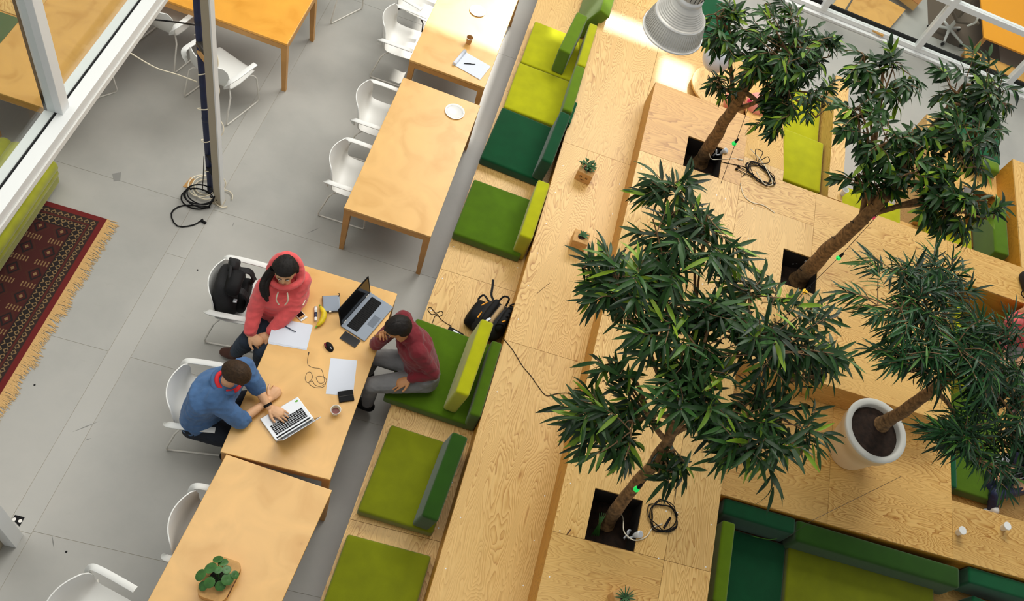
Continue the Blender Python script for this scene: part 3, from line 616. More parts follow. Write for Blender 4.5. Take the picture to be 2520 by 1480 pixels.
def voxel(name, bm, size, m, parent, smooth=4, wrinkle=0, wscale=14, seed=0):
    bmesh.ops.recalc_face_normals(bm, faces=bm.faces[:])
    me = bpy.data.meshes.new('tmp'); bm.to_mesh(me); bm.free(); o = bpy.data.objects.new('tmp', me); C.objects.link(o)
    r = o.modifiers.new('r', 'REMESH'); r.mode = 'VOXEL'; r.voxel_size = size
    if smooth: s = o.modifiers.new('s', 'SMOOTH'); s.factor = .5; s.iterations = smooth
    dg = bpy.context.evaluated_depsgraph_get(); dg.update(); m2 = bpy.data.meshes.new_from_object(o.evaluated_get(dg)); bpy.data.objects.remove(o)
    m2.name = name
    if wrinkle:
        ns = [v.normal.copy() for v in m2.vertices]
        for v, nn in zip(m2.vertices, ns):
            p = v.co*wscale+Vector((seed, 0, 0)); a = noise.noise(Vector((p.x, p.y, p.z*1.6))); a2 = noise.noise(p*2.3)
            v.co += nn*wrinkle*((1-abs(a)*3)*.6+a2*.5)
    m2.materials.clear(); m2.materials.append(M[m])
    for p in m2.polygons: p.use_smooth = True
    q = bpy.data.objects.new(name, m2); C.objects.link(q); q.parent = parent; return q
def hand(bm, w, d, back, thumb, curl=.5, spread=.1, s=1.0, index=None):
    """w wrist, d pointing direction, back = direction out of the back of the hand, thumb=+1/-1 side"""
    d = Vector(d).normalized(); back = Vector(back); back = (back-d*back.dot(d)).normalized(); lat = d.cross(back).normalized()*thumb; w = Vector(w)
    limb(bm, [w+d*.012*s, w+d*.045*s, w+d*.078*s], [.026*s, .040*s, .042*s], 10, (back, .40))
    for i, (off, L_) in enumerate(((.034, .074), (.0118, .084), (-.0112, .078), (-.033, .062))):
        p = w+d*.082*s+lat*off*s; a = curl*(1 if index is None or i else index); dd = (d+lat*off*spread*20*.35).normalized(); P = [p-dd*.012*s, p]; ang = 0
        for j_, f in enumerate((.42, .32, .26)):
            ang += a*(.55, .75, .5)[j_]; v = dd*math.cos(ang)-back*math.sin(ang); p = p+v*L_*f*s; P.append(p)
        limb(bm, P, [.0094*s, .0090*s, .0084*s, .0078*s, .0068*s], 8)
    p = w+d*.022*s+lat*.024*s; dd = (d*.72+lat*.68-back*.2).normalized(); P = [p]; 
    for f in (.035, .030, .024): p = p+dd*f*s; P.append(p); dd = (dd+d*.28-lat*.12).normalized()
    limb(bm, P, [.014*s, .0115*s, .0098*s, .008*s], 8)
def head_mesh(bm, c, fwd, up, s=1.0):
    c = Vector(c); f = Vector(fwd).normalized(); u = Vector(up); u = (u-f*u.dot(f)).normalized(); l = u.cross(f)
    nu, nv = 36, 28; rows = []
    def sh(x, y, z):      # unit: x lateral, y forward, z up
        X, Y, Z = x*.076, y*.096, z*.118
        if z < 0: k = 1-.34*min(1, -z)**1.4; X *= k; Y *= 1-.12*(-z)
        if y > 0:
            Y += .020*math.exp(-(x*x/.02+(z+.12)**2/.035))+.006*math.exp(-(x*x/.012+(z+.24)**2/.006))       # nose
            Y -= .010*(math.exp(-((abs(x)-.36)**2/.02+(z-.0)**2/.012)))                                      # eye sockets
            Y += .006*math.exp(-((z-.14)**2/.006))*math.exp(-x*x/.3)                                        # brow
            Y += .007*math.exp(-(x*x/.05+(z+.46)**2/.008)); Y += .010*math.exp(-(x*x/.05+(z+.80)**2/.02))    # lips, chin
        return X, Y, Z
    for i in range(nv+1):
        th = PI*i/nv; r = []
        for k in range(nu):
            ph = 2*PI*k/nu; X, Y, Z = sh(math.sin(th)*math.cos(ph), math.sin(th)*math.sin(ph), math.cos(th)); r.append(c+(l*X+f*Y+u*Z)*s)
        rows.append(r)
    top = bm.verts.new(rows[0][0]); bot = bm.verts.new(rows[-1][0]); V_ = [[bm.verts.new(p) for p in r] for r in rows[1:-1]]
    for k in range(nu): bm.faces.new((top, V_[0][k], V_[0][(k+1) % nu])); bm.faces.new((bot, V_[-1][(k+1) % nu], V_[-1][k]))
    for i in range(len(V_)-1):
        for k in range(nu): bm.faces.new((V_[i][k], V_[i+1][k], V_[i+1][(k+1) % nu], V_[i][(k+1) % nu]))
    for sd in (-1, 1):
        e = c+(l*sd*.076-f*.008-u*.012)*s; limb(bm, [e-u*.018*s, e+l*sd*.006*s, e+u*.02*s], [.009*s, .014*s, .012*s], 8, (l, .6))
    return c, f, u, l
def face_bits(root, c, f, u, l, s, lip='lip', brow='hair_black'):
    for sd in (-1, 1):
        bm = bmesh.new(); bmesh.ops.create_uvsphere(bm, u_segments=12, v_segments=8, radius=.0110*s); e = c+(l*sd*.029+f*.0800-u*.002)*s; bmesh.ops.translate(bm, vec=e, verts=bm.verts[:]); ey = obj('eye', bm, 'white_eye', root, True)
        bm = bmesh.new(); bmesh.ops.create_uvsphere(bm, u_segments=10, v_segments=6, radius=.0064*s); bmesh.ops.translate(bm, vec=e+f*.0060*s-u*.002*s, verts=bm.verts[:]); obj('iris', bm, 'black', ey, True)
        bm = bmesh.new(); limb(bm, [c+(l*sd*.014+f*.0985+u*.017)*s, c+(l*sd*.030+f*.0960+u*.022)*s, c+(l*sd*.046+f*.0855+u*.017)*s], [.003*s, .0036*s, .0026*s], 6); obj('eyebrow', bm, brow, root, True)
    bm = bmesh.new(); limb(bm, [c+(-l*.022+f*.086-u*.054)*s, c+(f*.0985-u*.053)*s, c+(l*.022+f*.086-u*.054)*s], [.003*s, .0062*s, .003*s], 8); obj('lips', bm, lip, root, True)
def hair_cap(root, c, f, u, l, s, m, vol=.014, hl=.30, back=-.55, seed=1, combed=None):
    """shell over the skull with strand ridges"""
    bm = bmesh.new(); nu, nv = 64, 30; V_ = []
    comb = Vector(combed) if combed else None
    for i in range(nv+1):
        th = PI*.98*i/nv; r = []
        for k in range(nu):
            ph = 2*PI*k/nu; x, y, z = math.sin(th)*math.cos(ph), math.sin(th)*math.sin(ph), math.cos(th)
            lim = hl if y > .25 else (hl+(back-hl)*min(1, (.25-y)/.7))
            e = 1 if z > lim else max(-.35, 1-(lim-z)*7)
            ridge = noise.noise(Vector((x*9+seed, z*3 if not comb else x*2, y*2)))*.5+noise.noise(Vector((x*22, y*4+seed, z*4)))*.3
            v_ = vol*e*(1+.45*ridge); X, Y, Z = x*(.078+v_), y*(.096+v_)-.004, z*(.118+v_*1.05)
            if z < 0: X *= 1-.2*min(1, -z)
            r.append(bm.verts.new(c+(l*X+f*Y+u*Z)*s))
        V_.append(r)
    for i in range(nv):
        for k in range(nu):
            try: bm.faces.new((V_[i][k], V_[i+1][k], V_[i+1][(k+1) % nu], V_[i][(k+1) % nu]))
            except ValueError: pass
    dele = []
    for i in range(nv+1):
        for k in range(nu):
            th = PI*.98*i/nv; ph = 2*PI*k/nu; y, z = math.sin(th)*math.sin(ph), math.cos(th); lim = hl if y > .25 else (hl+(back-hl)*min(1, (.25-y)/.7))
            if z < lim-.22: dele.append(V_[i][k])
    bmesh.ops.delete(bm, geom=dele, context='VERTS'); return obj('hair', bm, m, root, True)
def V3(a): return at(a[0], a[1], a[2]) if len(a) == 3 else Vector(a[:3])
def person(label, J, fwd, headf, skin, top, legs, shoe, s=1.0, hairm='hair_black', sleeve=(1.0, 1.0), hair=dict(), hands=(None, None), build=1.0, seed=0, headup=(0, 0, 1), vox=.0042, trunkw=1.0, belly=0):
    g = {k: V3(v) for k, v in J.items()}
    root_loc = Vector((g['pelvis'].x, g['pelvis'].y, 0)); root = empty('person', root_loc, 0, label, 'person')
    for k in g: g[k] = g[k]-root_loc
    F = Vector(fwd).normalized(); side = (g['shL']-g['shR']).normalized(); b = build
    pel, neck = g['pelvis'], g['neck']; chest = g.get('chest', pel.lerp(neck, .66)-F*.02); waist = g.get('waist', pel.lerp(chest, .5)-F*.02)
    hips = {'L': pel+side*.085+F*.02, 'R': pel-side*.085+F*.02}; hf = Vector(headf).normalized(); shm = (g['shL']+g['shR'])/2
    # ---- skin body, one continuous surface
    bm = bmesh.new()
    loft(bm, [(pel-Vector((0, 0, .09)), .10, .08), (pel-Vector((0, 0, .03)), .155, .115), (pel+Vector((0, 0, .04)), .155, .115), (waist, .135, .10), (chest, .155, .115), (shm-Vector((0, 0, .03)), .12, .07), (neck-Vector((0, 0, .01)), .048, .048)], side)
    for k in 'LR':
        limbs(bm, [shm.lerp(g['sh'+k], .4), g['sh'+k], g['sh'+k].lerp(g['el'+k], .5), g['el'+k], g['el'+k].lerp(g['wr'+k], .4), g['wr'+k]], [.042, .046, .042, .038, .036, .026])
        limbs(bm, [hips[k], hips[k].lerp(g['kn'+k], .5), g['kn'+k], g['kn'+k].lerp(g['an'+k], .35), g['an'+k]], [.085, .074, .055, .054, .036])
        limb(bm, [g['an'+k]-Vector((0, 0, .03)), g['an'+k].lerp(g['to'+k], .6)-Vector((0, 0, .01)), g['to'+k]], [.030, .030, .020])
        h = hands[0 if k == 'L' else 1]
        if h: hand(bm, g['wr'+k], h[0], h[1], h[2], *(h[3:]), s=s*1.06)
    hc, f_, u_, l_ = head_mesh(bm, g['head'], hf, headup, s)
    limb(bm, [neck-Vector((0, 0, .04)), neck+Vector((0, 0, .02)), g['head']-u_*.06-f_*.02], [.055, .05, .05])
    voxel('body', bm, vox, skin, root, smooth=1)
    face_bits(root, hc, f_, u_, l_, s, brow=hairm)
    hair_cap(root, hc, f_, u_, l_, s, hairm, **hair)
    # ---- trousers
    bm = bmesh.new(); loft(bm, [(pel-Vector((0, 0, .11)), .12, .10), (pel-Vector((0, 0, .03)), .178*b, .140), (pel+Vector((0, 0, .05)), .175*b, .135), (waist.lerp(pel, .3), .158*b, .125)], side)
    for k in 'LR': limbs(bm, [hips[k], hips[k].lerp(g['kn'+k], .5), g['kn'+k], g['kn'+k].lerp(g['an'+k], .4), g['an'+k]+(g['kn'+k]-g['an'+k])*.06], [.102*b, .090*b, .069*b, .063*b, .050])
    voxel('trousers', bm, .009, legs, root, 3, .0035, 16, seed)
    # ---- shoes
    for k in 'LR':
        bm = bmesh.new(); a, t = g['an'+k], g['to'+k]; limb(bm, [a-(t-a)*.18-Vector((0, 0, .045)), a.lerp(t, .5)-Vector((0, 0, .025)), t-Vector((0, 0, .005))], [.048, .052, .042]); limb(bm, [a+Vector((0, 0, .05)), a-Vector((0, 0, .04))], [.050, .050]); voxel('shoe', bm, .009, shoe, root, 2)
    # ---- upper garment
    bm = bmesh.new(); ww = b*trunkw
    loft(bm, [(pel+Vector((0, 0, -.02))+F*.005, .168*ww, .140), (waist.lerp(pel, .5), .176*ww, .148), (waist, .170*ww, .138), (chest, .190*ww, .148), (shm-Vector((0, 0, .035)), .178*ww, .112), (shm+Vector((0, 0, .025))*1.0, .12*ww, .088), (neck+Vector((0, 0, -.012)), .072, .07)], side)
    for k, sl in (('L', sleeve[0]), ('R', sleeve[1])):
        sh, el, wr = g['sh'+k], g['el'+k], g['wr'+k]; end = el.lerp(wr, sl); e0 = el.lerp(wr, sl*.45)
        limbs(bm, [shm.lerp(sh, .45)-Vector((0, 0, .01)), sh, sh.lerp(el, .5), el, e0, end], [.070*b, .071*b, .062*b, .056*b, .051*b, .042*b])
    voxel(top[0], bm, .0085, top[1], root, 3, .0065, 13, seed+3)
    return root, g, (hc, f_, u_, l_), root_loc
# ---- person in the pink hoodie
dn = Vector((0, 0, -1))
Jw = dict(pelvis=(692, 775, .52), waist=(694, 752, .68), chest=(697, 722, .88), neck=(700, 694, 1.08), head=(701, 668, 1.21), shR=(655, 706, 1.00), shL=(741, 690, 1.00),
          elR=(628, 762, .80), elL=(722, 757, .84), wrR=(614, 824, .70), wrL=(662, 822, .67), knR=(612, 838, .58), knL=(650, 862, .56), anR=(578, 868, .14), anL=(638, 905, .13), toR=(552, 866, .06), toL=(640, 925, .05))
def dpx(a, b, z=.7): return at(b[0], b[1], z)-at(a[0], a[1], z)
hw = dpx((700, 660), (694, 700))
rw, gw, (hc, hf, hu, hl), rl = person('person in a pink hoodie with long dark hair, hands clasped over the knees', Jw, dpx((700, 690), (690, 760)), Vector((hw.x, hw.y, .02)), 'skin_light', ('hoodie', 'pink'), 'jeans_teal', 'boot',
    sleeve=(.86, .86), hair=dict(vol=.028, hl=.44, back=-.95, seed=3), hands=((dpx((662, 822), (628, 838))+dn*.03, (.1, -.2, 1), -1, .7), (dpx((614, 824), (634, 836))+dn*.03, (0, -.2, 1), 1, .7)), headup=(hw.x*.5, hw.y*.5, 1), build=1.18, trunkw=.95)
# hood lying on the shoulders, hem, drawstrings, pocket edge, hair lock
bm = bmesh.new(); nk = gw['neck']
ringp = [nk+Vector((0, 0, .012))+hl*math.cos(a)*.118+Vector((hf.x, hf.y, 0)).normalized()*(math.sin(a)*.105-.045)+Vector((0, 0, .15*max(0, -math.sin(a)))) for a in [2*PI*i/24 for i in range(25)]]
add_tube(bm, ringp, [.034-.010*math.sin(2*PI*i/24) for i in range(25)], 12); voxel('hood', bm, .009, 'pink', rw, 4, .004, 18, 5)
f2 = Vector((hf.x, hf.y, 0)).normalized()
for sd in (-1, 1):
    a0 = nk+hl*sd*.035+f2*.105+Vector((0, 0, .01)); obj('drawstring', tube(spline([a0, a0+f2*.03+dn*.07+hl*sd*.01, a0+f2*.035+dn*.15-hl*sd*.012]), .0055, 6), 'cream', rw, True)
obj('badge', box(gw['elL'].lerp(gw['shL'], .18)+hl*.053+Vector((0, 0, .02)), (.05, .05, .012), bevel=.005), 'cream', rw)
obj('name_tag', box(gw['waist']+f2*.165+Vector((0, 0, .03)), (.07, .035, .012), Euler((0, 0, .5)).to_matrix(), bevel=.005), 'cream', rw)
bm = bmesh.new(); hb = hc-hl*.075-hf*.02+dn*.02
for i in range(7):
    o_ = Vector((random.uniform(-.018, .018), random.uniform(-.018, .018), 0)); add_tube(bm, spline([hb+hu*.05+f2*.02+o_, hb-hl*.045+f2*.04+dn*.04+o_, hb-hl*.065+f2*.10+dn*.09+o_, hb-hl*.05+f2*.15+dn*.15+o_*.6, hb-hl*.035+f2*.18+dn*.21]), [.024]*20+[.014]*5, 8)
for v in list(bm.verts): pass
obj('hair_lock', bm, 'hair_black', rw, True)
# cuffs ribbing
for k in 'LR':
    e = gw['el'+k].lerp(gw['wr'+k], .84); d = (gw['wr'+k]-gw['el'+k]).normalized(); obj('cuff', tube([e-d*.03, e+d*.012], [.047, .042], 14), 'pink_rib', rw, True)
# bright blue-grey denim lap panel is the worn part of the same jeans: a separate knee patch
# ---- person in the blue shirt
Jb = dict(pelvis=(505, 1022, .53), waist=(505, 995, .70), chest=(520, 962, .90), neck=(562, 938, 1.07), head=(582, 919, 1.20), shL=(598, 905, 1.00), shR=(528, 985, 1.00),
          elL=(632, 952, .86), elR=(592, 1036, .80), wrL=(662, 1003, .80), wrR=(662, 985, .785), knL=(610, 985, .52), knR=(578, 1082, .53), anL=(640, 1050, .12), anR=(560, 1120, .12), toL=(660, 1062, .05), toR=(590, 1130, .05))
hb_ = dpx((560, 905), (612, 942))
rb, gb, (bc, bf, bu, bl), rl2 = person('person in a blue shirt leaning over the silver laptop, sleeves rolled up', Jb, dpx((520, 960), (600, 1000)), Vector((hb_.x, hb_.y, -.16)), 'skin_light', ('shirt', 'denim_shirt'), 'jeans_dark', 'black',
    sleeve=(.16, .16), hairm='hair_brown', hair=dict(vol=.013, hl=.44, back=-.45, seed=8), hands=((dpx((662, 1003), (708, 1028)), (0, 0, 1), 1, .35, .1), (dpx((662, 985), (692, 950)), (.25, -.35, .8), -1, 1.0)), headup=(hb_.x*.6, hb_.y*.6, 1), build=1.20, trunkw=1.04, seed=11)
bm = bmesh.new(); nk = gb['neck']; b2 = Vector((bf.x, bf.y, 0)).normalized(); add_tube(bm, [nk+dn*.012+bl*math.cos(a)*.072+b2*(math.sin(a)*.085-.002)+Vector((0, 0, .018*max(0, -math.sin(a))-.02*max(0, math.sin(a)))) for a in [2*PI*i/20 for i in range(21)]], .017, 8, cap=False)
obj('tee_collar', bm, 'red_tee', rb, True)
bm = bmesh.new(); add_tube(bm, [nk+dn*.022+bl*math.cos(a)*.095+b2*(math.sin(a)*.105-.01)+Vector((0, 0, .02*max(0, -math.sin(a)))) for a in [PI*.62+2*PI*.76*i/20+.0 for i in range(21)]], .019, 8); obj('shirt_collar', bm, 'denim_shirt', rb, True)
for k in 'LR':
    e = gb['el'+k].lerp(gb['wr'+k], .17); d = (gb['wr'+k]-gb['el'+k]).normalized(); obj('rolled_cuff', tube([e-d*.035, e-d*.025, e+d*.015, e+d*.02], [.05, .060, .058, .046], 16), 'denim_shirt', rb, True)
wl = gb['wrL']; dwl = (gb['wrL']-gb['elL']).normalized(); obj('wristband', tube([wl-dwl*.03, wl-dwl*.01], [.033, .032], 14), 'black', rb, True)
# ---- person in maroon
Jm = dict(pelvis=(1040, 918, .61), waist=(1035, 885, .74), chest=(1020, 848, .92), neck=(992, 822, 1.10), head=(978, 808, 1.22), shR=(992, 785, 1.02), shL=(1030, 868, 1.02),
          elR=(926, 846, .80), elL=(1066, 920, .82), wrR=(944, 830, .98), wrL=(1010, 932, .73), knR=(918, 878, .57), knL=(912, 948, .59), anR=(905, 915, .13), anL=(905, 995, .12), toR=(880, 905, .05), toL=(875, 985, .05))
hm = dpx((985, 805), (938, 822))
rm, gm, (mc, mf, mu, ml), rl3 = person('person in a maroon jumper and grey jeans resting chin on hand on the bench', Jm, dpx((1030, 870), (960, 850)), Vector((hm.x, hm.y, -.04)), 'skin_tan', ('jumper', 'maroon'), 'jeans_grey', 'black',
    sleeve=(.92, .90), hair=dict(vol=.021, hl=.46, back=-.5, seed=21), hands=((dpx((1010, 932), (978, 942))+dn*.05, (0, .1, 1), -1, .25), (Vector((0, 0, 1))+hm*.5, (-.3, .6, .1), 1, 1.2)), headup=(hm.x*.5, hm.y*.5, 1), build=1.04, trunkw=1.04, seed=31)
# glasses
bm = bmesh.new()
for sd in (-1, 1):
    e = mc+ml*sd*.031+mf*.100+mu*.0; add_tube(bm, [e+ml*math.cos(a)*.023+mu*math.sin(a)*.017 for a in [2*PI*i/14 for i in range(15)]], .0016, 5, cap=False); add_tube(bm, [e+ml*sd*.023, mc+ml*sd*.076+mf*.0], .0016, 5)
add_tube(bm, [mc+ml*-.008+mf*.103, mc+ml*.008+mf*.103], .0016, 5); obj('glasses', bm, 'dark_wire', rm, True)
# ---- two people half hidden in the right nook
Jp = dict(pelvis=(2520, 850, .62), neck=(2525, 765, 1.12), head=(2545, 735, 1.26), shR=(2488, 790, 1.06), shL=(2560, 770, 1.06), elR=(2468, 835, .88), elL=(2560, 850, .86), wrR=(2470, 872, .72), wrL=(2520, 880, .72), knR=(2462, 925, .58), knL=(2520, 940, .60), anR=(2450, 990, .47), anL=(2500, 1000, .47), toR=(2430, 1010, .44), toL=(2490, 1020, .44))
person('person in a pink top behind the leaves at the right edge', Jp, dpx((2520, 800), (2495, 900)), Vector((-.3, -.9, -.2)), 'skin_light', ('top', 'pink'), 'jeans_grey', 'boot', sleeve=(.5, .5), hands=((dpx((2520, 880), (2500, 900)), (0, 0, 1), -1, .6), (dpx((2470, 872), (2480, 895)), (0, 0, 1), 1, .6)), hair=dict(vol=.02, seed=5), vox=.009, seed=41)
Jn = dict(pelvis=(2545, 1175, .58), neck=(2555, 1095, 1.08), head=(2560, 1065, 1.22), shL=(2510, 1095, 1.0), shR=(2575, 1130, 1.0), elL=(2500, 1140, .82), elR=(2590, 1190, .82), wrL=(2480, 1170, .74), wrR=(2530, 1190, .74), knL=(2440, 1170, .60), knR=(2450, 1215, .60), anL=(2430, 1220, .46), anR=(2440, 1260, .46), toL=(2400, 1215, .44), toR=(2420, 1265, .44))
person('person in navy clothes with a white laptop, half hidden by leaves bottom right', Jn, dpx((2545, 1150), (2460, 1180)), Vector((-.9, -.2, -.35)), 'skin_light', ('shirt', 'navy'), 'navy', 'white_plastic', sleeve=(.3, .3), hands=((dpx((2480, 1170), (2460, 1175)), (0, 0, 1), 1, .6), (dpx((2530, 1190), (2500, 1190)), (0, 0, 1), -1, .6)), hair=dict(vol=.018, seed=6), vox=.009, seed=51)
# ================================================================ THINGS ON TABLES
def frame(pts, z):
    P = [at(x, y, z) for x, y in pts]; c = sum(P, Vector())/4; u = (P[1]-P[0]+P[2]-P[3])/2; v = (P[3]-P[0]+P[2]-P[1])/2
    return c, math.atan2(u.y, u.x), u.length, v.length
TT = .7405
def laptop(pts, w, d, opening, body, label, keys, back, pad=0.0, TT=.7405):
    c, a, _, _ = frame(pts, TT+.01); t = empty('laptop', (c.x, c.y, TT), a, label, 'laptop')
    obj('base', box((0, 0, .010), (w, d, .016), bevel=.004), body, t)
    obj('deck_bar', box((0, back*d*.40, .0185), (w*.9, .012, .002)), 'black' if body == 'silver' else 'grey_plastic', t)
    kb = obj('keyboard', box((pad*.3, back*d*.12, .0184), (w*.86, d*.42, .0014)), 'black' if body != 'silver' else 'silver', t)
    bm = bmesh.new(); kx, ky = keys; KW, KD = w*.84, d*.40
    for i in range(kx):
        for j_ in range(ky): add_box(bm, (pad*.3-KW/2+KW*(i+.5)/kx, back*d*.12-KD/2+KD*(j_+.5)/ky, .0202), (KW/kx*.82, KD/ky*.80, .0022))
    k = obj('key', bm, 'black', kb); k['kind'] = 'stuff'
    obj('touchpad', box((pad-.01, -back*d*.30, .0184), (w*.27, d*.25, .001)), 'silver' if body == 'silver' else 'room_touch', t)
    rot = Matrix.Rotation(-back*(opening-PI/2), 3, 'X'); hg = Vector((0, back*(d/2-.004), .018))
    lid = obj('lid', box(hg+rot @ Vector((0, 0, d/2)), (w, .007, d), rot, bevel=.003), body if body == 'silver' else 'black', t)
    obj('screen', box(hg+rot @ Vector((0, -back*.0042, d/2+.002)), (w*.93, .002, d*.87), rot), 'screen', lid)
    for s in (-1, 1): obj('hinge', box((s*w*.38, back*(d/2-.006), .021), (.04, .012, .010), bevel=.003), 'alu', t)
    return t
mat('room_touch', (96, 106, 118), .35)
lp = laptop([(638, 1031), (735, 976), (773, 1031), (678, 1091)], .325, .228, R(112), 'silver', 'small silver laptop in front of the person in blue', (15, 6), -1)
obj('sticker', box((.135, .085, .0186), (.022, .015, .0008)), 'bulb_yellow' if False else 'banana_green', lp)
laptop([(2445, 1125), (2508, 1110), (2524, 1165), (2462, 1185)], .33, .23, R(108), 'silver', 'white laptop on the lap of the person in navy', (14, 6), -1, 0, .70)
laptop([(838, 802), (912, 719), (967, 757), (896, 842)], .41, .245, R(101), 'grey_plastic', 'large grey laptop with black screen near the table corner', (19, 6), 1, .0)
def flat(name, pts, h, m, label, cat, r=.0, z=TT, bevel=0, group=None, size=None):
    c, a, w, l = frame(pts, z); w, l = size or (w, l)
    t = empty(name, (c.x, c.y, z), a, label, cat, group); obj('body', box((0, 0, h/2), (w, l, h), bevel=bevel), m, t); return t, w, l
for q_, lb in (([(2372, 918), (2424, 908), (2430, 948), (2380, 960)], 'white sheet on the green pad of the right nook, nearer the pot'), ([(2330, 862), (2362, 858), (2366, 884), (2336, 890)], 'small white sheet on the wooden deck under the leaves')):
    zz = .56 if q_[0][0] > 2350 else LV3+.002
    c, a, w, l = frame(q_, zz); o = obj('paper_sheet', box((0, 0, 0), (w, l, .001)), 'paper'); o.location = (c.x, c.y, zz); o.rotation_euler = (0, 0, a); tag(o, lb, 'paper')
# phones
t, w, l = flat('phone', [(716, 765), (734, 754), (759, 782), (739, 796)], .008, 'white_plastic', 'white phone lying beside the pink sleeve', 'phone', bevel=.003, size=(.064, .126))
obj('screen', box((0, 0, .0085), (.052, .092, .001)), 'screen', t); obj('home_button', lathe([(.006, 0), (.006, .001)], (0, -.053, .008), 12, cap1=True), 'silver', t); obj('screen_panel', box((0, -.034, .0092), (.05, .018, .0008)), 'cork', t)
t, w, l = flat('phone', [(836, 831), (848, 818), (888, 840), (875, 857)], .009, 'black_gloss', 'black phone lying against the large grey laptop', 'phone', bevel=.003, size=(.083, .155)); 
t.rotation_euler.z = frame([(836, 831), (848, 818), (888, 840), (875, 857)], TT)[1]
obj('screen', box((0, 0, .0095), (.074, .13, .001)), 'screen', t)
# paper stack, pen, single sheet
def sheets(n, pts, label, name='paper_sheet', jit=.004):
    for i in range(n):
        c, a, w, l = frame(pts, TT)
        lab = label if n == 1 else label+[' topmost', ' second', ' third', ' lowest'][3-(3-(n-1-i))] if False else label
        o = obj(name, box((0, 0, 0), (w, l, .0008)), 'paper'); o.location = (c.x+(n-1-i)*jit, c.y-(n-1-i)*jit*1.5, TT+.0006+i*.0011); o.rotation_euler = (0, 0, a+(n-1-i)*.012)
        tag(o, lab[i] if isinstance(lab, (list, tuple)) else lab, 'paper')
sheets(3, [(681, 782), (769, 802), (752, 858), (655, 842)], ['lowest of the white sheets stacked at the table edge', 'middle of the white sheets stacked at the table edge', 'top sheet of the stack at the table edge, pen lying on it'])
sheets(1, [(820, 881), (884, 890), (863, 973), (795, 971)], 'single white sheet between the cable and the black wallet')
def pen(p0, p1, z, label, m='navy'):
    a, b = at(*p0, z), at(*p1, z); t = empty('pen', a.lerp(b, .5), math.atan2((b-a).y, (b-a).x), label, 'pen'); L_ = (b-a).length/2
    obj('barrel', tube([(-L_, 0, 0), (-L_*.8, 0, 0), (L_*.7, 0, 0), (L_, 0, 0)], [.0015, .0045, .0045, .003], 8), m, t, True); obj('clip', box((L_*.55, 0, .0055), (L_*.6, .003, .0015)), 'silver', t); return t
pen((691, 798), (728, 817), TT+.009, 'dark blue pen on the stack of white sheets')
# notepad, pen, cup, plates
t, w, l = flat('notepad', [(1142, 127), (1208, 165), (1181, 197), (1121, 163)], .008, 'paper', 'open notepad with a curled page at the table corner', 'notepad', bevel=.001)
obj('curled_page', (lambda b: (add_tube(b, [(-w/2-.006, -l/2, .022), (-w/2-.006, l/2, .022)], .019, 12), b)[1])(bmesh.new()), 'paper', t, True); obj('spine', box((-w/2, 0, .006), (.012, l, .013)), 'grey_plastic', t)
pen((1141, 156), (1170, 158), TT+.014, 'black pen lying on the notepad', 'black')
def plate(px, py, label, r=.098):
    c = at(px, py, TT); t = empty('plate', c, 0, label, 'plate', 'paper plates')
    sharp(obj('dish', lathe([(0, .002), (r*.66, .002), (r*.74, .006), (r*.97, .013), (r, .0125), (r*.99, .010), (r*.75, .002), (r*.68, 0), (0, 0)], n=48), 'ceramic', t), 40)
    bm = bmesh.new()
    for i in range(48): a = 2*PI*i/48; add_box(bm, (r*.86*math.cos(a), r*.86*math.sin(a), .0105), (r*.2, .0022, .002), Euler((0, 0, a)).to_matrix())
    obj('fluted_rim', bm, 'ceramic', t)
    return t
plate(1119, 276, 'white plate on the large plate table', .100); plate(1175, 28, 'white plate in the sunlight near the top edge', .088)
def cup(px, py, z, label, m='cardboard', drink=None, r=.036, h=.085, group='paper cups'):
    c = at(px, py, z); t = empty('cup', c, 0, label, 'cup', group)
    sharp(obj('wall', lathe([(r*.70, 0), (r*.98, h), (r*1.06, h), (r*1.06, h+.004), (r*.94, h+.004), (r*.9, h-.005), (r*.66, .006)], n=28, cap0=True, cap1=True), m, t), 45)
    obj('rim', lathe([(r*1.0, h-.002), (r*1.09, h), (r*1.09, h+.004), (r*.96, h+.005)], n=28), 'white_plastic', t, True)
    if drink: obj('drink', lathe([(0, h*.5), (r*.86, h*.5)], n=24), drink, t)
    return t
cup(1153, 106, TT, 'brown paper cup in the sunlight on the far table')
cup(825, 1017, TT, 'paper cup with a little coffee left, beside the wallet', 'cream', 'coffee', .038, .07)
cup(2356, 1312, LV2, 'pale paper cup on the plywood ledge, left of two', 'cream', None, .038, .085)
obj('lid', lathe([(0, .091), (.038, .091), (.0415, .088), (.0415, .083)], n=28), 'white_plastic', list(C.objects)[-1].parent, False)
cup(2466, 1301, LV2, 'pale paper cup on the plywood ledge, right of two', 'cream', None, .038, .085)
obj('lid', lathe([(0, .091), (.038, .091), (.0415, .088), (.0415, .083)], n=28), 'white_plastic', list(C.objects)[-1].parent, False)
cup(2072, 478, LV3, 'white cup at the corner of the lime nook', 'white_plastic')
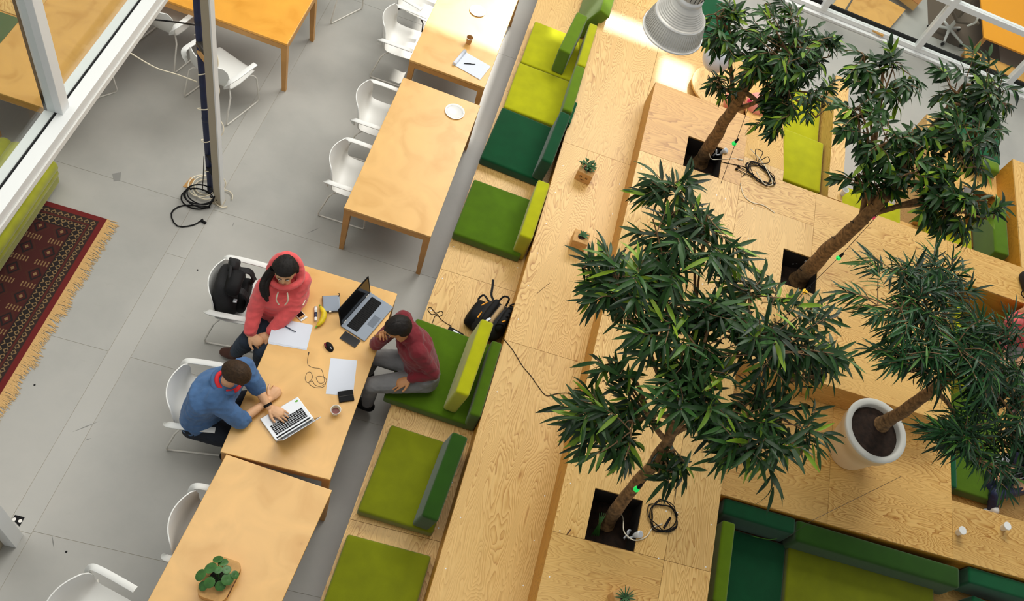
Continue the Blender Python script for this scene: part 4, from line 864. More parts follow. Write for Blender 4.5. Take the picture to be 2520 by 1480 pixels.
# banana, glue stick, case, wallet, mouse, earphones
bp = spline([at(780, 803, TT+.02), at(792, 790, TT+.03), at(797, 772, TT+.03), at(788, 754, TT+.02)], 5); n_ = len(bp)
t = empty('banana', (bp[8].x, bp[8].y, TT), 0, 'yellow banana beside the white glue stick', 'banana'); o0 = t.location.copy()
obj('peel', tube([p-o0 for p in bp], [.004]+[.008+.017*math.sin(PI*i/(n_-1))**.6 for i in range(1, n_-1)]+[.005], 10), 'banana', t, True)
obj('stem', tube([bp[0]-o0, bp[0]-o0+(bp[0]-bp[1])*1.4], [.007, .005], 8), 'banana_green', t, True); obj('tip', tube([bp[-1]-o0, bp[-1]-o0+(bp[-1]-bp[-2])*1.0], [.008, .004], 8), 'banana_green', t, True)
a, b = at(777, 790, TT+.012), at(777, 757, TT+.012); t = empty('glue_stick', (a.x, a.y, TT), 0, 'white glue stick with dark label beside the banana', 'glue stick'); o0 = t.location.copy()
obj('tube', tube([a-o0, b-o0], .012, 14), 'white_plastic', t, True); obj('label_band', tube([a.lerp(b, .25)-o0, a.lerp(b, .62)-o0], .0124, 14), 'navy', t, True); obj('cap', tube([b.lerp(a, .24)-o0, b+(b-a)*.05-o0], .0132, 14), 'white_plastic', t, True)
t, w, l = flat('glasses_case', [(793, 732), (834, 730), (838, 769), (795, 770)], .03, 'grey_plastic', 'grey zip case behind the large grey laptop', 'case', bevel=.008)
obj('zip', box((0, 0, .016), (w+.003, l+.003, .003)), 'black', t); obj('pull_tab', box((-w*.1, -l/2-.005, .03), (.018, .014, .004)), 'cream', t); obj('strap', tube(spline([(w*.45, l*.4, .03), (w*.5, l*.55, .04), (w*.42, l*.62, .02)]), .003, 6), 'black', t, True)
t, w, l = flat('wallet', [(830, 966), (868, 961), (871, 987), (835, 993)], .018, 'black', 'black wallet partly on the single white sheet', 'wallet', bevel=.005); t.location.z = TT+.002
obj('fold_line', box((0, 0, .019), (w*.9, .002, .001)), 'dark_wire', t)
c, a, w, l = frame([(797, 843), (823, 850), (820, 866), (800, 860)], TT); t = empty('mouse', c, a-.75, 'black computer mouse with red side lying on the birch table', 'mouse')
bm = bmesh.new(); bmesh.ops.create_uvsphere(bm, u_segments=20, v_segments=12, radius=1)
for v in bm.verts: v.co = Vector((v.co.x*.05, v.co.y*.031, max(0, v.co.z)*.034))
obj('body', bm, 'black', t, True); obj('wheel', box((.028, 0, .030), (.014, .006, .008), bevel=.002), 'silver', t); obj('side_panel', box((-.02, -.018, .014), (.045, .018, .016), bevel=.005), 'maroon', t)
def cable(name, pts, z, r, m, label, cat='cable', ends=()):
    P = [at(p[0], p[1], z+(p[2] if len(p) > 2 else 0)+r) for p in pts]; o0 = P[0].copy(); t = empty(name, (o0.x, o0.y, z), 0, label, cat)
    o0.z = z; obj('cord', tube([p-o0 for p in spline(P, 6)], r, 6), m, t, True)
    for i, L_ in ends:
        p = P[i]; q = P[1] if i == 0 else P[-2]; d = (p-q).normalized(); obj('plug', tube([p-o0, p+d*L_-o0], r*2.6, 8), m, t, True)
    return t
cable('earphones', [(759, 873), (757, 885), (758, 898), (770, 905), (790, 909), (796, 925), (798, 940), (786, 943), (778, 930), (786, 926), (800, 930), (803, 940), (790, 951), (776, 948), (768, 938), (757, 942), (751, 932), (756, 918), (765, 917), (769, 930), (760, 943), (775, 954), (795, 953), (802, 944)], TT, .0016, 'dark_wire', 'thin dark earphone cable coiled beside the single sheet', 'earphones', [(0, .02)])
# cube planters
def cube_planter(px, py, z, s, rz, label, kind):
    c = at(px, py, z); t = empty('cube_planter', c, rz, label, 'planter', 'wooden cube planters'); w, l, h = s
    body = box((0, 0, h/2), (w, l, h), bevel=.009, seg=3); obj('cube', body, 'cork', t)
    obj('dowel_hole', lathe([(0, -.001), (.006, -.001)], (w*.1, -l/2, h*.45), 12, Matrix.Rotation(PI/2, 3, 'X')), 'black', t); 
    p = obj('inner_pot', lathe([(.031, h-.012), (.034, h+.003), (.037, h+.003), (.037, h-.01)], n=24), 'boot', t, True); obj('soil', lathe([(0, h+.001), (.033, h+.0015)], n=20), 'soil', t)
    return t, h
def leaves(t, h, n, mk, m, name='leaf'):
    for i in range(n): bm = mk(i); obj(name, bm, m, t, True)
def small_leaf(p0, d, L_, w, up=Vector((0, 0, 1))):
    bm = bmesh.new(); d = d.normalized(); s = d.cross(up).normalized(); u = s.cross(d); rows = []
    for i in range(5):
        f = i/4; ww = w*math.sin(PI*min(.97, f*.9+.08))**.8; c = p0+d*L_*f-u*(f*f)*L_*.25
        rows.append([bm.verts.new(c-s*ww/2+u*ww*.12), bm.verts.new(c), bm.verts.new(c+s*ww/2+u*ww*.12)])
    for i in range(4):
        for k in range(2): bm.faces.new((rows[i][k], rows[i][k+1], rows[i+1][k+1], rows[i+1][k]))
    return bm
t, h = cube_planter(1436, 436, LV2, (.165, .15, .15), -.15, 'wooden cube planter with a bushy succulent, upper of two', 0)
def mk(i):
    a = random.uniform(0, 2*PI); r = random.uniform(0, .075); p = Vector((r*math.cos(a)-.01, r*math.sin(a)+.012, h+.015+random.uniform(0, .03))); return small_leaf(p, Vector((math.cos(a), math.sin(a), random.uniform(.3, 1.5))), .032, .022)
leaves(t, h, 70, mk, 'succulent')
bm = bmesh.new()
for i in range(14): a = random.uniform(0, 2*PI); add_tube(bm, spline([(0, .01, h), (.03*math.cos(a), .01+.03*math.sin(a), h+.04), (.07*math.cos(a), .01+.07*math.sin(a), h+.025)], 4), .0016, 4)
obj('stem', bm, 'boot', t)
for s_ in (-1, 1): obj('number_hole', lathe([(.009, 0), (.014, 0)], (s_*.032-.0, -.0756, .085), 20, Matrix.Rotation(PI/2, 3, 'X')), 'black', t)
for i in range(3): obj('stamp_mark', box((-.02+i*.014, -.0758, .04), (.008, .001, .016)), 'boot', t)
t, h = cube_planter(1420, 604, LV2, (.155, .145, .165), -.02, 'wooden cube planter with a small aloe, lower of two', 1)
for i, (a, L_) in enumerate(((1.0, .06), (.2, .07), (2.2, .055), (3.6, .05), (-.5, .075), (1.6, .05))): obj('leaf', small_leaf(Vector((.004, .008, h+.005)), Vector((math.cos(a), math.sin(a), .8)), L_, .026), 'succulent', t, True)
t, h = cube_planter(1524, 1482, LV3, (.155, .155, .14), .55, 'wooden cube planter with a spiky plant at the bottom edge', 2)
for i in range(16): a = i*2.4; obj('leaf', small_leaf(Vector((0, .0, h+.005)), Vector((math.cos(a), math.sin(a), random.uniform(.2, .9))), .09, .010), 'succulent', t, True)
# round leaved plant in an oblong wooden block on the lowest table
c = at(541, 1432, TT); t = empty('cube_planter', c, -.10, 'oblong wooden planter with round leaves on the empty table', 'planter')
bm = box((0, 0, .045), (.20, .29, .09), bevel=0); bmesh.ops.bevel(bm, geom=[e for e in bm.edges if abs((e.verts[0].co-e.verts[1].co).z) > .01], offset=.05, segments=6, profile=.5, affect='EDGES'); sharp(obj('block', bm, 'cork', t), 40)
obj('bark_edge', tube([Vector((.098*sx*(1 if abs(sx) else 1), y, .05)) for sx, y in ()] or [(.101, -.09, .05), (.101, .09, .05)], .004, 6), 'boot', t)
obj('soil', lathe([(0, .091), (.058, .0915)], (-.01, .0, 0), 24), 'pit_dark', t)
for i, (x, y, r, zz) in enumerate(((-.06, .10, .034, .17), (-.02, .095, .034, .16), (.025, .055, .032, .17), (-.075, .03, .042, .18), (-.115, -.03, .042, .16), (.06, .0, .042, .16), (.035, -.05, .036, .14), (-.035, -.06, .038, .18), (-.07, -.085, .034, .13), (-.02, .03, .028, .20), (.09, .045, .03, .15))):
    bm = bmesh.new(); p = Vector((x, y, zz)); nrm = (Vector((x, y, .18))).normalized(); rot = nrm.to_track_quat('Z', 'Y').to_matrix(); add_lathe(bm, [(0.0001, .0), (r*.6, .004), (r, .001)], p, 14, rot); lf = obj('leaf', bm, 'leaf_round', t, True)
    obj('stalk', tube(spline([(-.01+x*.1, y*.1, .09), (x*.5, y*.5, .09+(zz-.09)*.7), p]), .0022, 5), 'leaf_round', lf, True)
# ---------------------------------------------------------------- backpack on the bench, charger
def blob_bag(bm, w, d, h, top=.8):
    add_box(bm, (0, 0, h/2), (w, d, h)); bmesh.ops.subdivide_edges(bm, edges=bm.edges[:], cuts=7, use_grid_fill=True)
    for v in bm.verts:
        x, y, z = v.co.x/(w/2), v.co.y/(d/2), v.co.z/h*2-1; k = (abs(x)**4+abs(y)**4+abs(z)**4)**.25 or 1; m_ = max(abs(x), abs(y), abs(z)); f = m_/k
        v.co = Vector((x*f*w/2*(1-(1-top)*max(0, z)), y*f*d/2*(1-(1-top)*max(0, z)), (z*f+1)*h/2)); v.co += Vector((1, 1, .6))*.008*noise.noise(v.co*16)
c = at(1200, 800, LV1+.0); t = empty('backpack', (c.x, c.y, LV1), -.30, 'black backpack with orange zips slumped against the bench step', 'backpack')
def bagpart(name, w, d, h, loc, m, top=.8, rot=(0, 0, 0)):
    bm = bmesh.new(); blob_bag(bm, w, d, h, top); bmesh.ops.transform(bm, matrix=Matrix.Translation(loc) @ Euler(rot).to_matrix().to_4x4(), verts=bm.verts[:]); return obj(name, bm, m, t, True)
bagpart('main_bag', .30, .36, .26, (.02, 0, 0), 'black_fabric', .78); bagpart('front_pocket', .16, .30, .20, (-.11, -.01, .0), 'black', .72, (0, -.15, 0)); bagpart('side_patch', .05, .25, .06, (.035, 0, .225), 'tan_patch', .7)
bagpart('top_pocket', .07, .28, .06, (-.03, 0, .23), 'black', .8); bagpart('back_panel', .08, .30, .10, (.12, .02, .20), 'black', .8)
for a_, b_ in (((-.135, .03, .196), (-.105, .10, .196)), ((-.168, -.05, .17), (-.162, .0, .172)), ((.12, -.06, .305), (.14, -.03, .305)), ((-.09, -.12, .24), (-.09, -.05, .245))): obj('zip_mark', tube([a_, b_], .007, 6), 'orange_zip', t, True)
obj('white_tag', box((.0, -.115, .285), (.02, .075, .006), Euler((0, 0, -.35)).to_matrix()), 'paper', t)
obj('handle', tube(spline([(.06, .14, .24), (.05, .19, .30), (.0, .19, .29), (-.02, .14, .25)]), .009, 8), 'black', t, True)
obj('strap', strap([(-.06, .14, .19), (-.12, .21, .15), (-.16, .30, .13), (-.20, .38, .12)], .022, .004), 'black', t); obj('strap', strap([(-.10, .12, .18), (-.18, .17, .14), (-.20, .12, .10), (-.14, .09, .12)], .02, .004), 'black', t)
bm = bmesh.new(); 
for i in range(6): add_tube(bm, spline([(.10+random.uniform(-.02, .04), -.1+i*.05, .27), (.13, -.08+i*.05, .31), (.17, -.06+i*.04, .24)], 4), .008, 6)
obj('strap_bundle', bm, 'black', t, True)
t, w, l = flat('power_adapter', [(1107, 808), (1141, 826), (1129, 838), (1098, 819)], .03, 'black', 'black power adapter beside the backpack', 'adapter', z=LV1+.001, bevel=.004, size=(.15, .065)); obj('rating_label', box((.01, 0, .0305), (.07, .036, .0008)), 'silver', t)
cable('charger_cable', [(1112, 803), (1100, 797), (1085, 786), (1075, 773), (1062, 774), (1053, 762), (1060, 757), (1072, 770), (1086, 766), (1090, 774), (1080, 779), (1072, 777), (1066, 790), (1063, 803), (1075, 812), (1088, 822)], LV1, .0032, 'black', 'black charger cable with a loop on the bench')
cable('power_cable', [(1238, 833), (1262, 862), (1285, 900), (1306, 925), (1322, 948), (1344, 974), (1368, 970), (1395, 968), (1418, 976)], LV2, .0035, 'black', 'thin black cable crossing the middle plywood step', ends=[])
cable('twig', [(1320, 724), (1335, 711), (1354, 696)], LV2, .002, 'twig', 'thin dry twig lying on the middle step', 'twig')
# backpack on the chair of the pink hoodie
c = at(578, 738, .45); t = empty('backpack', (c.x, c.y, .45), .12, 'black backpack wedged into the chair behind the pink hoodie', 'backpack')
bagpart('main_bag', .20, .40, .40, (-.02, .0, 0), 'black_fabric', .80, (0, -.12, 0)); bagpart('front_pocket', .10, .30, .22, (.07, .0, .02), 'black', .8); 
bagpart('side_flap', .09, .13, .14, (-.03, .13, .33), 'black_fabric', .7, (.3, 0, 0)); bagpart('top_flap', .13, .24, .10, (-.0, -.04, .35), 'black', .7, (0, .3, 0))
for s_ in (-1, 1): obj('shoulder_strap', strap([(.03, s_*.09, .38), (.10, s_*.10, .36), (.13, s_*.10, .24), (.10, s_*.11, .08)], .055, .014), 'black_fabric', t)
obj('pleat', tube(spline([(-.07, .17, .40), (-.04, .06, .45), (-.02, -.04, .43), (.02, -.12, .40)]), .012, 8), 'black_fabric', t, True); obj('buckle', box((.05, -.16, .30), (.03, .03, .02), bevel=.004), 'silver', t)
# black bag at the right edge
c = at(2512, 700, LV3); t = empty('shoulder_bag', c, .2, 'black bag at the right edge above the pink top', 'bag'); bagpart('main_bag', .16, .26, .16, (.05, 0, 0), 'black_fabric', .8); obj('strap', tube(spline([(-.02, -.08, .12), (-.08, -.16, .05), (.04, -.2, .01), (.1, -.1, .05)]), .006, 6), 'black', t, True)
# ================================================================ COLUMN, PIPE AND CABLES AT LEFT
cb = at(535, 503, 0); x0, y0 = cb.x, cb.y
t = empty('steel_post', (x0, y0, 0), -K, 'steel post beside the navy pipe, lit side painted white, shaded side beige', 'post')
obj('web', box((0, .03, 2.6), (.062, .06, 5.2), bevel=.003), 'beige_steel', t); obj('flange', box((.038, .03, 2.6), (.012, .07, 5.2), bevel=.003), 'white_paint', t); obj('foot_plate', box((0, .03, .004), (.10, .09, .008)), 'beige_steel', t)  # lit face coloured white, shaded face beige: light and shade put into colour
pb = at(519, 470, 0); t = empty('pipe', (pb.x, pb.y, 0), 0, 'dark navy vertical pipe taped to the steel post', 'pipe')
obj('tube', lathe([(.028, 0), (.028, 5.4)], n=24, cap1=True), 'navy', t, True); 
for zz in (.02, 1.1, 2.3): obj('coupling', lathe([(.029, zz), (.031, zz+.01), (.031, zz+.04), (.029, zz+.05)], n=24), 'navy', t, True)
def band(z, r, m, name, label, tilt=0, h=.05):
    c_ = Vector(((x0+pb.x)/2+.004, (y0+pb.y)/2+.02, z)); d = Vector((x0-pb.x, y0-pb.y, 0)); L_ = .125+r; an = math.atan2(y0+.03-pb.y, x0-pb.x)
    b = bmesh.new(); add_box(b, (0, 0, 0), (L_, .07+r, r*2.4)); bmesh.ops.bevel(b, geom=b.edges[:], offset=min(.02, r), segments=3, profile=.5, affect='EDGES', clamp_overlap=True)
    o = obj(name, b, m, None, True); o.location = c_; o.rotation_euler = (tilt, tilt, an); return tag(o, label, 'tie')
band(2.10, .022, 'dark_wire', 'tape_band', 'dark tape band round pipe and post', .03); band(2.0, .016, 'cardboard', 'tape_band', 'yellowish tape band just under the dark one', -.01)
band(.62, .004, 'black', 'cable_tie', 'upper black cable tie round the post', .04); band(.42, .007, 'black', 'cable_tie', 'thick black tie holding the cables to the post', .05)
def coil(name, c, r, n, m, label, rad=.006, squash=.8, z0=.01, dz=.03, seed=1, extra=()):
    rnd = random.Random(seed); P = []; 
    for i in range(n*10):
        a = 2*PI*i/10; k = 1+.18*math.sin(i*.37+seed)+rnd.uniform(-.03, .03); P.append(Vector((math.cos(a)*r*k+.02*math.sin(i*.21), math.sin(a)*r*squash*k+.02*math.cos(i*.33), z0+dz*(.5+.5*math.sin(i*.27)))))
    t_ = empty(name, c, 0, label, 'cable'); obj('cord', tube(spline(P+[Vector(e) for e in extra], 3), rad, 6), m, t_, True); return t_
c1 = at(490, 495, 0); t = coil('cable_coil', c1, .13, 4, 'black', 'black cable coil lying round the foot of the pipe', .0065, .8, .01, .12, 2, [(-.10, -.1, .01), (-.16, -.22, .01), (-.06, -.33, .01), (.06, -.27, .01), (.11, -.18, .01)])
obj('plug', tube([(.10, -.20, .012), (.15, -.215, .012)], .013, 8), 'black', t, True)
coil('cable_coil', at(505, 465, 0), .11, 3, 'cream', 'white cable coil behind the navy pipe', .006, 1.0, .01, .05, 5); coil('cable_coil', at(545, 490, 0), .085, 1, 'cream', 'single white cable loop right of the post foot', .005, 1.1, .01, .01, 9)
bm = bmesh.new(); P = [Vector((pb.x+.03+(.085+.02*math.sin(i))*math.cos(i*.62), pb.y+.03+.075*math.sin(i*.62), .06+i*.045)) for i in range(46)]; add_tube(bm, spline(P, 4), .005, 6)
tag(obj('wrapped_cable', bm, 'cream', None, True), 'white cable spiralling up pipe and post', 'cable')
t = cable('hanging_cable', [(498, 470, 0), (500, 440, .1), (501, 415, .2), (502, 385, .42)], .02, .004, 'black', 'black cable hanging from tie to coil at the pipe')
P = [at(312, 125, .9), at(380, 165, .8), at(435, 183, .75), at(484, 201, .9)]; tag(obj('wall_cable', tube(spline(P), .006, 6), 'cream', None, True), 'white cable sagging between window rail and pipe', 'cable')
P = [at(375, 48, 1.5), at(430, 54, 1.6), at(482, 62, 1.9)]; tag(obj('guy_wire', tube(spline(P), .007, 6), 'black', None, True), 'black wire from the window rail to the taped pipe', 'cable')
tag(obj('cardboard_piece', prism([at(470, 437, 0), at(481, 442, 0), at(462, 464, 0), at(450, 460, 0)], .001, .006), 'cardboard'), 'small beige cardboard piece on the floor beside the coil', 'cardboard')
t = empty('floor_sticker', at(46, 1281, 0), 0, 'black sticker with two white dots by the white door post', 'sticker'); o0 = t.location
obj('patch', prism([at(37, 1268, 0)-o0, at(61, 1274, 0)-o0, at(48, 1297, 0)-o0, at(30, 1278, 0)-o0], .001, .003), 'black', t)
for p in ((35, 1279), (50, 1283)): obj('dot', lathe([(0, .0035), (.013, .0035)], at(*p, 0)-o0, 14), 'white_eye', t)
def smudge(p0, p1, w=.008, m='dark_wire'): 
    a, b = at(*p0, 0), at(*p1, 0); s = (b-a).cross(Vector((0, 0, 1))).normalized()*w/2; mm = a.lerp(b, .5); return prism([a, mm-s, b, mm+s], .0003, .0008)
mat('scuff', (134, 134, 129), .8)
for i, (p0, p1) in enumerate((((178, 1064), (245, 1037)), ((128, 1318), (133, 1352)), ((207, 1085), (225, 1079)), ((571, 560), (577, 545)), ((788, 560), (755, 575)))): o = obj('scuff_mark', smudge(p0, p1), 'scuff', fl)
for p in ((163, 1359), (486, 665), (85, 948)): obj('speck', lathe([(0, .0012), (.008, .0008)], at(*p, 0), 8), 'black', fl)
o = obj('floor_box', prism([at(276, 428, 0), at(298, 424, 0), at(296, 444, 0), at(280, 447, 0)], .0002, .0012), 'scuff', fl)
# ================================================================ HANGING LAMP
zr = 4.55; lc = at(1655, 76, zr); t = empty('pendant_lamp', lc, 0, 'ribbed aluminium industrial pendant lamp at the top', 'lamp')
Rr = .180; prof = [(.0, .0)]
sk = [(Rr, 0), (Rr*1.03, .004), (Rr*1.03, .012), (Rr*.99, .016), (Rr*.975, .035), (Rr*.93, .075), (Rr*.86, .115), (Rr*.83, .128)]
sharp(obj('reflector', lathe(sk, n=64), 'alu', t), 60)
bm = bmesh.new()
for i in range(72):
    a = 2*PI*i/72; add_tube(bm, [(Rr*.992*math.cos(a), Rr*.992*math.sin(a), .02), (Rr*.985*math.cos(a), Rr*.985*math.sin(a), .04), (Rr*.945*math.cos(a), Rr*.945*math.sin(a), .075), (Rr*.875*math.cos(a), Rr*.875*math.sin(a), .115)], .0017, 4)
f_ = obj('flute', bm, 'alu', t); f_['kind'] = 'stuff'
obj('band', lathe([(Rr*.845, .124), (Rr*.87, .128), (Rr*.865, .138), (Rr*.83, .142)], n=64), 'alu_light', t, True)
obj('rim_ring', lathe([(Rr*1.03, -.004), (Rr*1.055, .0), (Rr*1.05, .010), (Rr*1.02, .012), (Rr*1.0, .0)], n=64), 'alu_light', t, True)
cone = []; 
for i in range(40): f = i/39; r = Rr*.83-(Rr*.83-Rr*.44)*f**.85; z = .142+.115*f**1.1; cone.append((r+(.0022 if i % 4 < 2 and f < .75 else 0), z))
obj('stepped_cone', lathe(cone, n=64), 'alu', t, True)
obj('neck_ring', lathe([(Rr*.44, .255), (Rr*.47, .262), (Rr*.47, .29), (Rr*.43, .30)], n=48), 'alu_light', t, True)
obj('housing', lathe([(Rr*.43, .29), (Rr*.455, .33), (Rr*.455, .37), (Rr*.42, .42), (Rr*.30, .47), (Rr*.16, .49), (0.001, .492)], n=48), 'alu', t, True)
bm = bmesh.new()
for i in range(20):
    a = 2*PI*i/20; add_tube(bm, [(Rr*r*math.cos(a), Rr*r*math.sin(a), z) for r, z in ((.45, .305), (.462, .33), (.462, .37), (.43, .42), (.31, .472), (.18, .492))], .0016, 4)
f_ = obj('cooling_fin', bm, 'black', t); f_['kind'] = 'stuff'
obj('cable', tube([(0, 0, .49), (0, 0, 12-zr)], .006, 8), 'black', t, True); obj('diffuser', lathe([(0, .04), (.08, .035), (.09, .06)], n=24), 'ceramic', t, True)
# ================================================================ BALLOONS, ROUND TABLE, LIGHT STRINGS
def balloon(px, py, z, r, m, label):
    c = at(px, py, z); t = empty('balloon', c, 0, label, 'balloon', None); bm = bmesh.new(); bmesh.ops.create_uvsphere(bm, u_segments=32, v_segments=20, radius=r)
    for v in bm.verts: v.co.z *= 1.08 if v.co.z > 0 else 1.22
    obj('skin', bm, m, t, True); obj('knot', lathe([(.002, 0), (.014, -.02)], (0, 0, -r*1.21), 10), m, t, True)
balloon(1766, 140, 1.35, .165, 'balloon_white', 'white balloon among the leaves right of the lamp'); balloon(1806, 248, .95, .12, 'balloon_pink', 'pink balloon behind the first tree trunk'); balloon(1862, 258, .93, .14, 'balloon_pink', 'pink balloon right of the first tree trunk')
c = at(1762, 225, .74); t = empty('round_table', (c.x, c.y, LV2+.001), 0, 'round plywood table top behind the deck', 'table'); obj('top', lathe([(0, .09), (.33, .09), (.335, .085), (.335, .065), (.33, .06), (0, .06)], n=56), 'ply_y', t); obj('base', lathe([(.12, 0), (.12, .06)], n=24, cap0=True), 'carcass', t)
tag(obj('floor_cable', tube(spline([at(1743, 185, .83), at(1755, 205, .83), at(1768, 230, .82), at(1770, 255, .815)]), .005, 6), 'black', None, True), 'black cable running over the round plywood top', 'cable')
# ================================================================ TREES
def leaf_bm(L_, w, bend, seg=5):
    bm = bmesh.new(); rows = []
    for i in range(seg+1):
        f = i/seg; ww = w*(math.sin(PI*(f*.93+.05))**.75)*(1.15-.35*f); z = -bend*L_*f*f; x = L_*f*(1-.12*bend*f)
        if i == seg: ww = .0008
        rows.append([bm.verts.new((x, -ww/2, z+ww*.16)), bm.verts.new((x, 0, z)), bm.verts.new((x, ww/2, z+ww*.16))])
    for i in range(seg):
        for k in range(2): bm.faces.new((rows[i][k], rows[i][k+1], rows[i+1][k+1], rows[i+1][k]))
    return bm
def tree(name, label, base, trunk, crowns, nleaf, L_, w, mats, seed, r0=.06, droop=.35, sparse=0.0, nobj=300, vine=False):
    rnd = random.Random(seed); t = empty(name, base, 0, label, 'tree'); b0 = Vector(base); T = [Vector(p)-b0 for p in trunk]
    P = spline(T, 6); n = len(P); P = [p+Vector((noise.noise(p*4+Vector((seed, 0, 0)))*.02, noise.noise(p*4+Vector((0, seed, 0)))*.02, 0)) for p in P]
    obj('trunk', tube(P, [r0*(1.25 if i == 0 else 1)*(1-.45*i/n)*(1+.10*noise.noise(P[i]*12)) for i in range(n)], 14), 'bark', t, True)
    if vine: obj('binding_wire', tube([P[min(n-1, int(i/44*(n-1)))].lerp(P[min(n-1, int(i/44*(n-1))+1)], (i/44*(n-1)) % 1)+Vector((math.cos(i*.75), math.sin(i*.75)*.7, -math.cos(i*.75)*.6))*r0*(1.12-.42*i/44) for i in range(44)], .0035, 5), 'black', t, True)
    top = P[-1]; leafm = [leaf_bm(L_, w, b_) for b_ in (.05, .18, .35, .5)]
    LM = []
    for bm in leafm:
        me = bpy.data.meshes.new('leaf'); bm.to_mesh(me); bm.free(); me.materials.append(M[mats[0]]); LM.append(me)
        for p in me.polygons: p.use_smooth = True
    nodes = []; bb = bmesh.new(); tb = bmesh.new(); allv = []; tips = []
    for ci, (cc, cr, cn) in enumerate(crowns):
        cc = Vector(cc)-b0; s = P[int(n*rnd.uniform(.62, .99))-1]; tgt = cc+Vector((rnd.uniform(-.1, .1), rnd.uniform(-.1, .1), -.25*cr[2])); d = tgt-s
        q = spline([s, s.lerp(tgt, .35)+Vector((rnd.uniform(-.05, .05), rnd.uniform(-.05, .05), .04)), s.lerp(tgt, .7)+Vector((rnd.uniform(-.05, .05), rnd.uniform(-.05, .05), .02)), tgt], 4); add_tube(bb, q, [r0*.36*(1-.65*k/len(q)) for k in range(len(q))], 8)
        sub = list(q[5:])
        for j_ in range(max(3, cn//7)):
            a = rnd.uniform(0, 2*PI); rr_ = rnd.uniform(.35, .75); e = cc+Vector((math.cos(a)*cr[0]*rr_, math.sin(a)*cr[1]*rr_, rnd.uniform(-.4, .4)*cr[2])); s2 = rnd.choice(q[4:])
            q2 = spline([s2, s2.lerp(e, .5)+Vector((rnd.uniform(-.05, .05), rnd.uniform(-.05, .05), rnd.uniform(0, .06))), e], 4); add_tube(bb, q2, [r0*.17*(1-.6*k/len(q2)) for k in range(len(q2))], 6); sub += q2[3:]
        for i in range(cn):
            for _ in range(40):
                v = Vector((rnd.uniform(-1, 1), rnd.uniform(-1, 1), rnd.uniform(-1, 1)))
                if .25 < v.length < 1 and noise.noise(v*1.9+Vector((seed*3.1+ci*5, 0, 0))) > -.15+sparse: break
            tips.append((cc+Vector((v.x*cr[0], v.y*cr[1], v.z*cr[2])), v, sub))
    obj('limb', bb, 'bark', t, True)
    for e, v, sub in tips:
        q = min((rnd.choice(sub) for _ in range(max(4, len(sub)//3))), key=lambda p: (p-e).length); d = (e-q); L2 = d.length
        c1 = spline([q, q.lerp(e, .55)+Vector((rnd.uniform(-.03, .03), rnd.uniform(-.03, .03), .05*L2)), e], 4); add_tube(tb, c1, [.0045*(1-.7*k/len(c1))+.001 for k in range(len(c1))], 5)
        dd = (e-c1[-4]).normalized(); out = Vector((v.x, v.y, 0)); dd = (dd+out.normalized()*.5 if out.length > .05 else dd).normalized()
        m_ = nleaf+rnd.randint(-3, 3); seg_ = rnd.uniform(.10, .20)*(L_/.16); ph = rnd.uniform(0, 6.28)
        for k in range(m_):
            f = k/(m_-1); p = e-dd*seg_*(1-f)+Vector((0, 0, -.02*f)); az = ph+k*2.4; up = Vector((0, 0, 1)); s = dd.cross(up); s = s.normalized() if s.length > .05 else Vector((1, 0, 0)); u = s.cross(dd)
            spread = 1.15-.55*f; ld = (dd*math.cos(spread)+(s*math.cos(az)+u*math.sin(az)*.65)*math.sin(spread)); ld.z -= droop*rnd.uniform(.4, 1.3); ld.normalize()
            nz = (Vector((0, 0, 1))+Vector((rnd.uniform(-.5, .5), rnd.uniform(-.5, .5), 0))); nz = (nz-ld*nz.dot(ld)).normalized(); yy = nz.cross(ld)
            sc = rnd.uniform(.65, 1.12); mt = Matrix((ld, yy, nz)).transposed().to_4x4(); mt = Matrix.Translation(p) @ mt @ Matrix.Diagonal((sc, sc*rnd.uniform(.85, 1.15), sc, 1)); allv.append((mt, rnd.randrange(4), rnd.random(), (p+b0)))
    obj('twig', tb, 'twig', t, True)['kind'] = 'stuff'
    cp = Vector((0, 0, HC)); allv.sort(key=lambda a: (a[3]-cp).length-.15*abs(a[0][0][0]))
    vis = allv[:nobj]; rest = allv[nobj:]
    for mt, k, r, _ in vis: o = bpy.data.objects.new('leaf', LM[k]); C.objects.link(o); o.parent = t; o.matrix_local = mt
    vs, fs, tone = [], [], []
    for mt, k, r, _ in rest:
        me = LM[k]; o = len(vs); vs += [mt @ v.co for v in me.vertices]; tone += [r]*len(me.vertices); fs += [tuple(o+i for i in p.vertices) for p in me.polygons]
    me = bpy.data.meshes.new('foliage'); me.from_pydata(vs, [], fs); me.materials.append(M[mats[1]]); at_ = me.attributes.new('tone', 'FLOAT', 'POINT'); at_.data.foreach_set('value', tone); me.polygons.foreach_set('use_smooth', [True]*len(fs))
    fo = bpy.data.objects.new('foliage', me); C.objects.link(fo); fo.parent = t; fo['kind'] = 'stuff'
    return t
Z = lambda x, y, z: at(x, y, z)
tree('potted_fig_tree', 'long-leaved tree in the uppermost floor pit, beside the lamp', at(1722, 402, .80), [at(1722, 402, .80), at(1765, 330, 1.45), at(1806, 262, 2.0), at(1852, 180, 2.5)],
     [(at(1930, 90, 3.0), (.52, .46, .30), 46), (at(1960, 225, 2.7), (.40, .44, .34), 48), (at(1800, 70, 2.9), (.30, .34, .25), 26), (at(1790, 205, 2.4), (.22, .10, .15), 6), (at(1880, 150, 2.8), (.35, .3, .2), 26), (at(1905, 290, 2.4), (.20, .18, .18), 14), (at(2010, 130, 2.9), (.22, .36, .25), 16)], 13, .135, .031, ('leaf', 'leaf_stuff'), 3, .075, .45, nobj=300)
